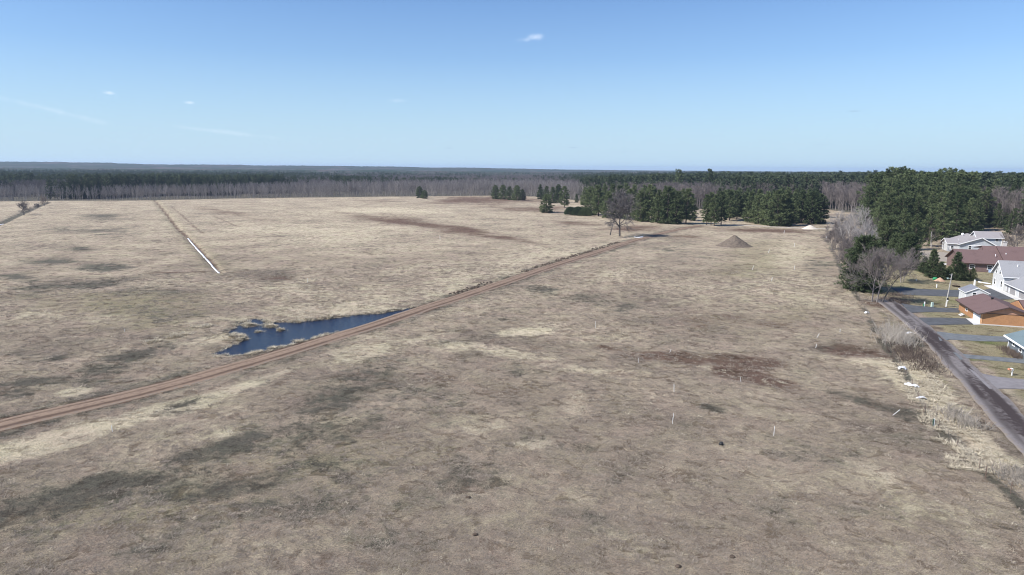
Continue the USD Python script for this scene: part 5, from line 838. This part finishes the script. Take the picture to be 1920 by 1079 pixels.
b = at(1753, 525.5); gb = trimesh.creation.icosphere(3, 1.0); gb.apply_scale([.72, .6, .55]); gb.vertices += (fbm2(gb.vertices[:, 0]*4, gb.vertices[:, 1]*4+gb.vertices[:, 2], 1.0, 2, 4)-.5)[:, None]*.12; gb.apply_translation([b[0], b[1], gz1(b)+.42]); tag(obj('green_sandbox', gb, m_green, smooth=True), 'bright green domed play sandbox beside the sand heap', 'toy')
b = at(1827, 536); H_ = tall(b, 525.5); o = thing('marker_post', 'tall square white post behind the grey shed', 'post', (b[0], b[1], 0)); obj('shaft', box(-.17, .17, -.17, .17, -.1, H_-.1), m_stake, o); obj('cap', prism([(-.22, H_-.1), (.22, H_-.1), (.1, H_+.05), (-.1, H_+.05)], -.2, .2), m_stake, o)
b = at(1897, 704); o = thing('mailbox', 'white mailbox post with faded orange paper box on the grass near the right edge', 'mailbox', (b[0], b[1], 0)); obj('post', box(-.06, .06, -.06, .06, -.1, 1.0), m_stake, o); obj('box', cat([box(-.2, .12, -.15, .3, .78, .98), trimesh.creation.cylinder(.16, .45, sections=16, transform=trimesh.transformations.translation_matrix([-.04, .075, .98])@trimesh.transformations.rotation_matrix(math.pi/2, [1, 0, 0]))]), m_stake, o); obj('paper_box', cat([box(-.6, -.22, -.12, .25, .85, 1.08)]), m_orange, o)
ps = at(1786, 537); pe = at(1798, 538.5); lg = thing('wood_row', 'low row of dark cut logs on the lawn right of the utility pole', 'logs', (ps[0], ps[1], 0))
for k in range(9):
    q_ = (pe-ps)*k/8.0; obj('log', tubes([[q_[0]-.12, q_[1]-.35, .16]], [[q_[0]+.1, q_[1]+.4, .18]], [.17+.04*(k % 3)], [.16], 8), m_clod, lg)
b = at(1806, 591.5); jk = thing('junk_pile', 'heap of pale boards and pipes against the orange wall beside the garage door', 'junk pile', (b[0]-.3, b[1]-.6, 0), HYAW)
for k in range(7): obj('board', box(-.9+.12*k, -.75+.12*k, -1.0+.2*(k % 3), .9-.15*(k % 2), .05+.09*k*.6, .14+.09*k*.6), (m_pole, m_whitetrim, m_concrete)[k % 3], jk)
b = at(1352.5, 832); rk = trimesh.creation.icosphere(3, .27); rk.vertices *= (1+.5*(meshkit.fbm(rk.vertices*5, 3, 3)-.5))[:, None]; rk.apply_translation([b[0], b[1], gz1(b)+.1]); tag(obj('dark_clod', rk, m_black), 'small black lump on the grass below the white stakes', 'lump')
for x_, y_, lb in ((878, 930, 'dark soil lump in the near field below the middle'), (891, 1000, 'dark soil lump below the other one in the near field'), (1373, 1044, 'dark soil lump near the bottom edge right of the middle'), (1272, 1061, 'dark soil lump at the bottom edge left of the other lump')):
    b = at(x_, y_); rk = trimesh.creation.icosphere(3, .2); rk.apply_scale([1.3, 1, .7]); rk.vertices *= (1+.6*(meshkit.fbm(rk.vertices*6+x_, 3, 3)-.5))[:, None]; rk.apply_translation([b[0], b[1], gz1(b)+.04]); tag(obj('dark_clod', rk, m_clod), lb, 'lump')

# ------------------------------------------------------------------ dry grass as relief on the field (nobody could count it)
def tuft(n, size, lean, seed, flat=0.5, wid=0.045):
    g_ = np.random.default_rng(seed); a = g_.uniform(0, 6.28, n); r = np.sqrt(g_.uniform(0, 1, n))*size*.55; c = np.stack([np.cos(a)*r, np.sin(a)*r, np.zeros(n)], 1); az = a+g_.normal(0, .9, n); el = g_.uniform(.15, 1.2, n)*(1-flat)+.12
    d = np.stack([np.cos(az)*np.cos(el)+lean, np.sin(az)*np.cos(el), np.sin(el)], 1)*(size*g_.uniform(.5, 1.1, n))[:, None]; s = np.stack([-np.sin(az), np.cos(az), np.zeros(n)], 1)*wid*size; m = c+d*.55+[0, 0, .06*size]
    v = np.stack([c-s, c+s, m+s*.7, m-s*.7, c+d], 1).reshape(-1, 3); k = np.arange(n)[:, None]*5; return v, np.vstack([k+[0, 1, 2], k+[0, 2, 3], k+[3, 2, 4]])
def grass(name, mat, x, y, sz, seed, protos):
    g_ = np.random.default_rng(seed); pi = UsdGeom.PointInstancer.Define(stage, '/World/'+name); rel = pi.CreatePrototypesRel()
    for j, mm in enumerate(protos): pr = usdkit.mesh(stage, f'/World/{name}/clump_{j}', mm, mat); rel.AddTarget(pr.GetPath())
    n = len(x); pi.CreateProtoIndicesAttr(Vt.IntArray.FromNumpy(g_.integers(0, len(protos), n).astype(np.int32))); z = ground_z(x, y)-.02; pi.CreatePositionsAttr(Vt.Vec3fArray.FromNumpy(np.stack([x, y, z], 1).astype(np.float32)))
    s = sz*g_.uniform(.6, 1.35, n); pi.CreateScalesAttr(Vt.Vec3fArray.FromNumpy(np.stack([s, s, s*g_.uniform(.6, 1.1, n)], 1).astype(np.float32))); yw = g_.normal(.25, 1.1, n); pi.CreateOrientationsAttr(Vt.QuathArray([Gf.Quath(float(math.cos(a/2)), 0, 0, float(math.sin(a/2))) for a in yw]))
    return tag(pi, kind='stuff')
g = np.random.default_rng(5); protos = [tuft(26, .55, .35, 1, .65), tuft(22, .6, .25, 2, .55), tuft(18, .45, .5, 3, .75)]; tallp = [tuft(36, .9, .2, 4, .25, .035), tuft(30, .8, .3, 5, .35, .04)]
n = 150000; d_ = 48*np.exp(g.uniform(0, math.log(230/48), n)); a_ = np.radians(g.uniform(-39, 39, n)); x, y = d_*np.sin(a_), d_*np.cos(a_)
dt, _ = line_dist(x, y, TRACK[::4]); dg, sg_ = line_dist(x, y, GRAVEL[::4]); fe, side = line_dist(x, y, FIELD_EDGE); T = tones(x, y); pnd = shapely.contains_xy(POND.buffer(.3), x, y)
ok = (dt > 2.7)&(dg > 2.9)&~((side < 0)&(x > 30)&(dg > 12))&~pnd&~((side < 0)&(sg_ > 0)&(x > 40)&(fe > 11)); ok &= ~((side < 0)&(x-0.34*y > 38))
nz = fbm2(x, y, 3.5, 3, 61); den = np.clip(.25+1.1*(nz-.3), 0, 1); ok &= g.uniform(0, 1, n) < den
nP_ = fbm2(x, y, 9.0, 4, 64); isd = ok&(T[DARK]+1.5*(nP_-.5) > .5); iss = ok&~isd&((T[STRAW]+1.2*(nP_-.5) > .5)|(g.uniform(0, 1, n) < .03)); isb = ok&~isd&~iss
size = np.interp(d_, [48, 230], [.5, 1.05])
grass('straw_tufts', m_straw, x[iss], y[iss], size[iss], 1, protos); grass('brown_tufts', m_brownstraw, x[isb], y[isb], size[isb], 2, protos); grass('dark_tufts', m_darkstraw, x[isd], y[isd], size[isd]*.9, 3, protos)
# taller sedge: pond margin, track side, roadside strip
X, Y = [], []
for ln_, o0, o1, cnt in ((POND.exterior, 0.0, 2.2, 1200),):
    for _ in range(cnt):
        p = ln_.interpolate(g.uniform(0, 1), normalized=True); X.append(p.x+g.normal(0, 1.0)); Y.append(p.y+g.normal(0, 1.0))
q = GRAVEL[g.integers(0, len(GRAVEL), 3200)]; off = g.uniform(5.6, 11.0, 3200); q = q[q[:, 1] < 112+6*0]; off = off[:len(q)]; VX, VY = q[:, 0]-off*.947, q[:, 1]+off*.32
for cx, cy, k_ in ((466, 607, 60), (507, 612, 60), (525, 619, 30), (549, 614, 25), (482, 622, 20), (440, 637, 40), (575, 605, 25), (470, 662, 30), (540, 646, 30), (380, 612, 50), (330, 630, 50), (290, 640, 40)):
    c = at(cx, cy); X += list(c[0]+g.normal(0, .9, k_)); Y += list(c[1]+g.normal(0, .9, k_))
x, y = np.array(X), np.array(Y); dt, _ = line_dist(x, y, TRACK[::4]); dg, _ = line_dist(x, y, GRAVEL[::4]); k = (dt > 2.9)&(dg > 3.2)&(y > 40)&(ground_z(x, y) > -.32)&((x < 0)|(line_dist(x, y, FENCE)[1]*1 < 3))&(np.abs(x) < 140)&((x < 0)|(y < 165))
grass('sedge', m_straw, x[k], y[k], np.full(k.sum(), 0.72), 6, tallp)
k = fbm2(VX, VY, 2.5, 3, 66) > .42; grass('matted_straw', m_straw, VX[k], VY[k], np.full(k.sum(), 1.25), 9, protos)
# dark clods heaved up along the far side of the track
tt = TRACK[(TRACK[:, 1] > 165)&(TRACK[:, 1] < 300)]; n = 380; q = tt[g.integers(0, len(tt), n)]; dirn = (tt[-1]-tt[0])/np.linalg.norm(tt[-1]-tt[0]); nn = np.array([-dirn[1], dirn[0]]); off = g.normal(3.7, .45, n); x, y = q[:, 0]+nn[0]*off+g.normal(0, .6, n), q[:, 1]+nn[1]*off+g.normal(0, .6, n); kk = fbm2(x, y, 7, 2, 71) > .47
cl = []
for s_ in (1, 2): m_ = trimesh.creation.icosphere(1, .3); m_.vertices *= (1+.7*(meshkit.fbm(m_.vertices*6+s_, 2, s_)-.5))[:, None]; cl.append((np.array(m_.vertices), np.array(m_.faces)))
grass('soil_clods', m_clod, x[kk], y[kk], np.full(kk.sum(), 1.1), 8, cl)

# ------------------------------------------------------------------ haze
HAZE = True
if HAZE:
    m_haze = M('haze_air', {'v': ('principled_volume', {'color': (0.64, 0.78, 1.0), 'density': 0.00007, 'anisotropy': 0.2})}, [], surface=None, volume='v.volume')
    tag(obj('haze', box(-14500, 14500, -14500, 14500, -2.5, 75), m_haze), kind='stuff')
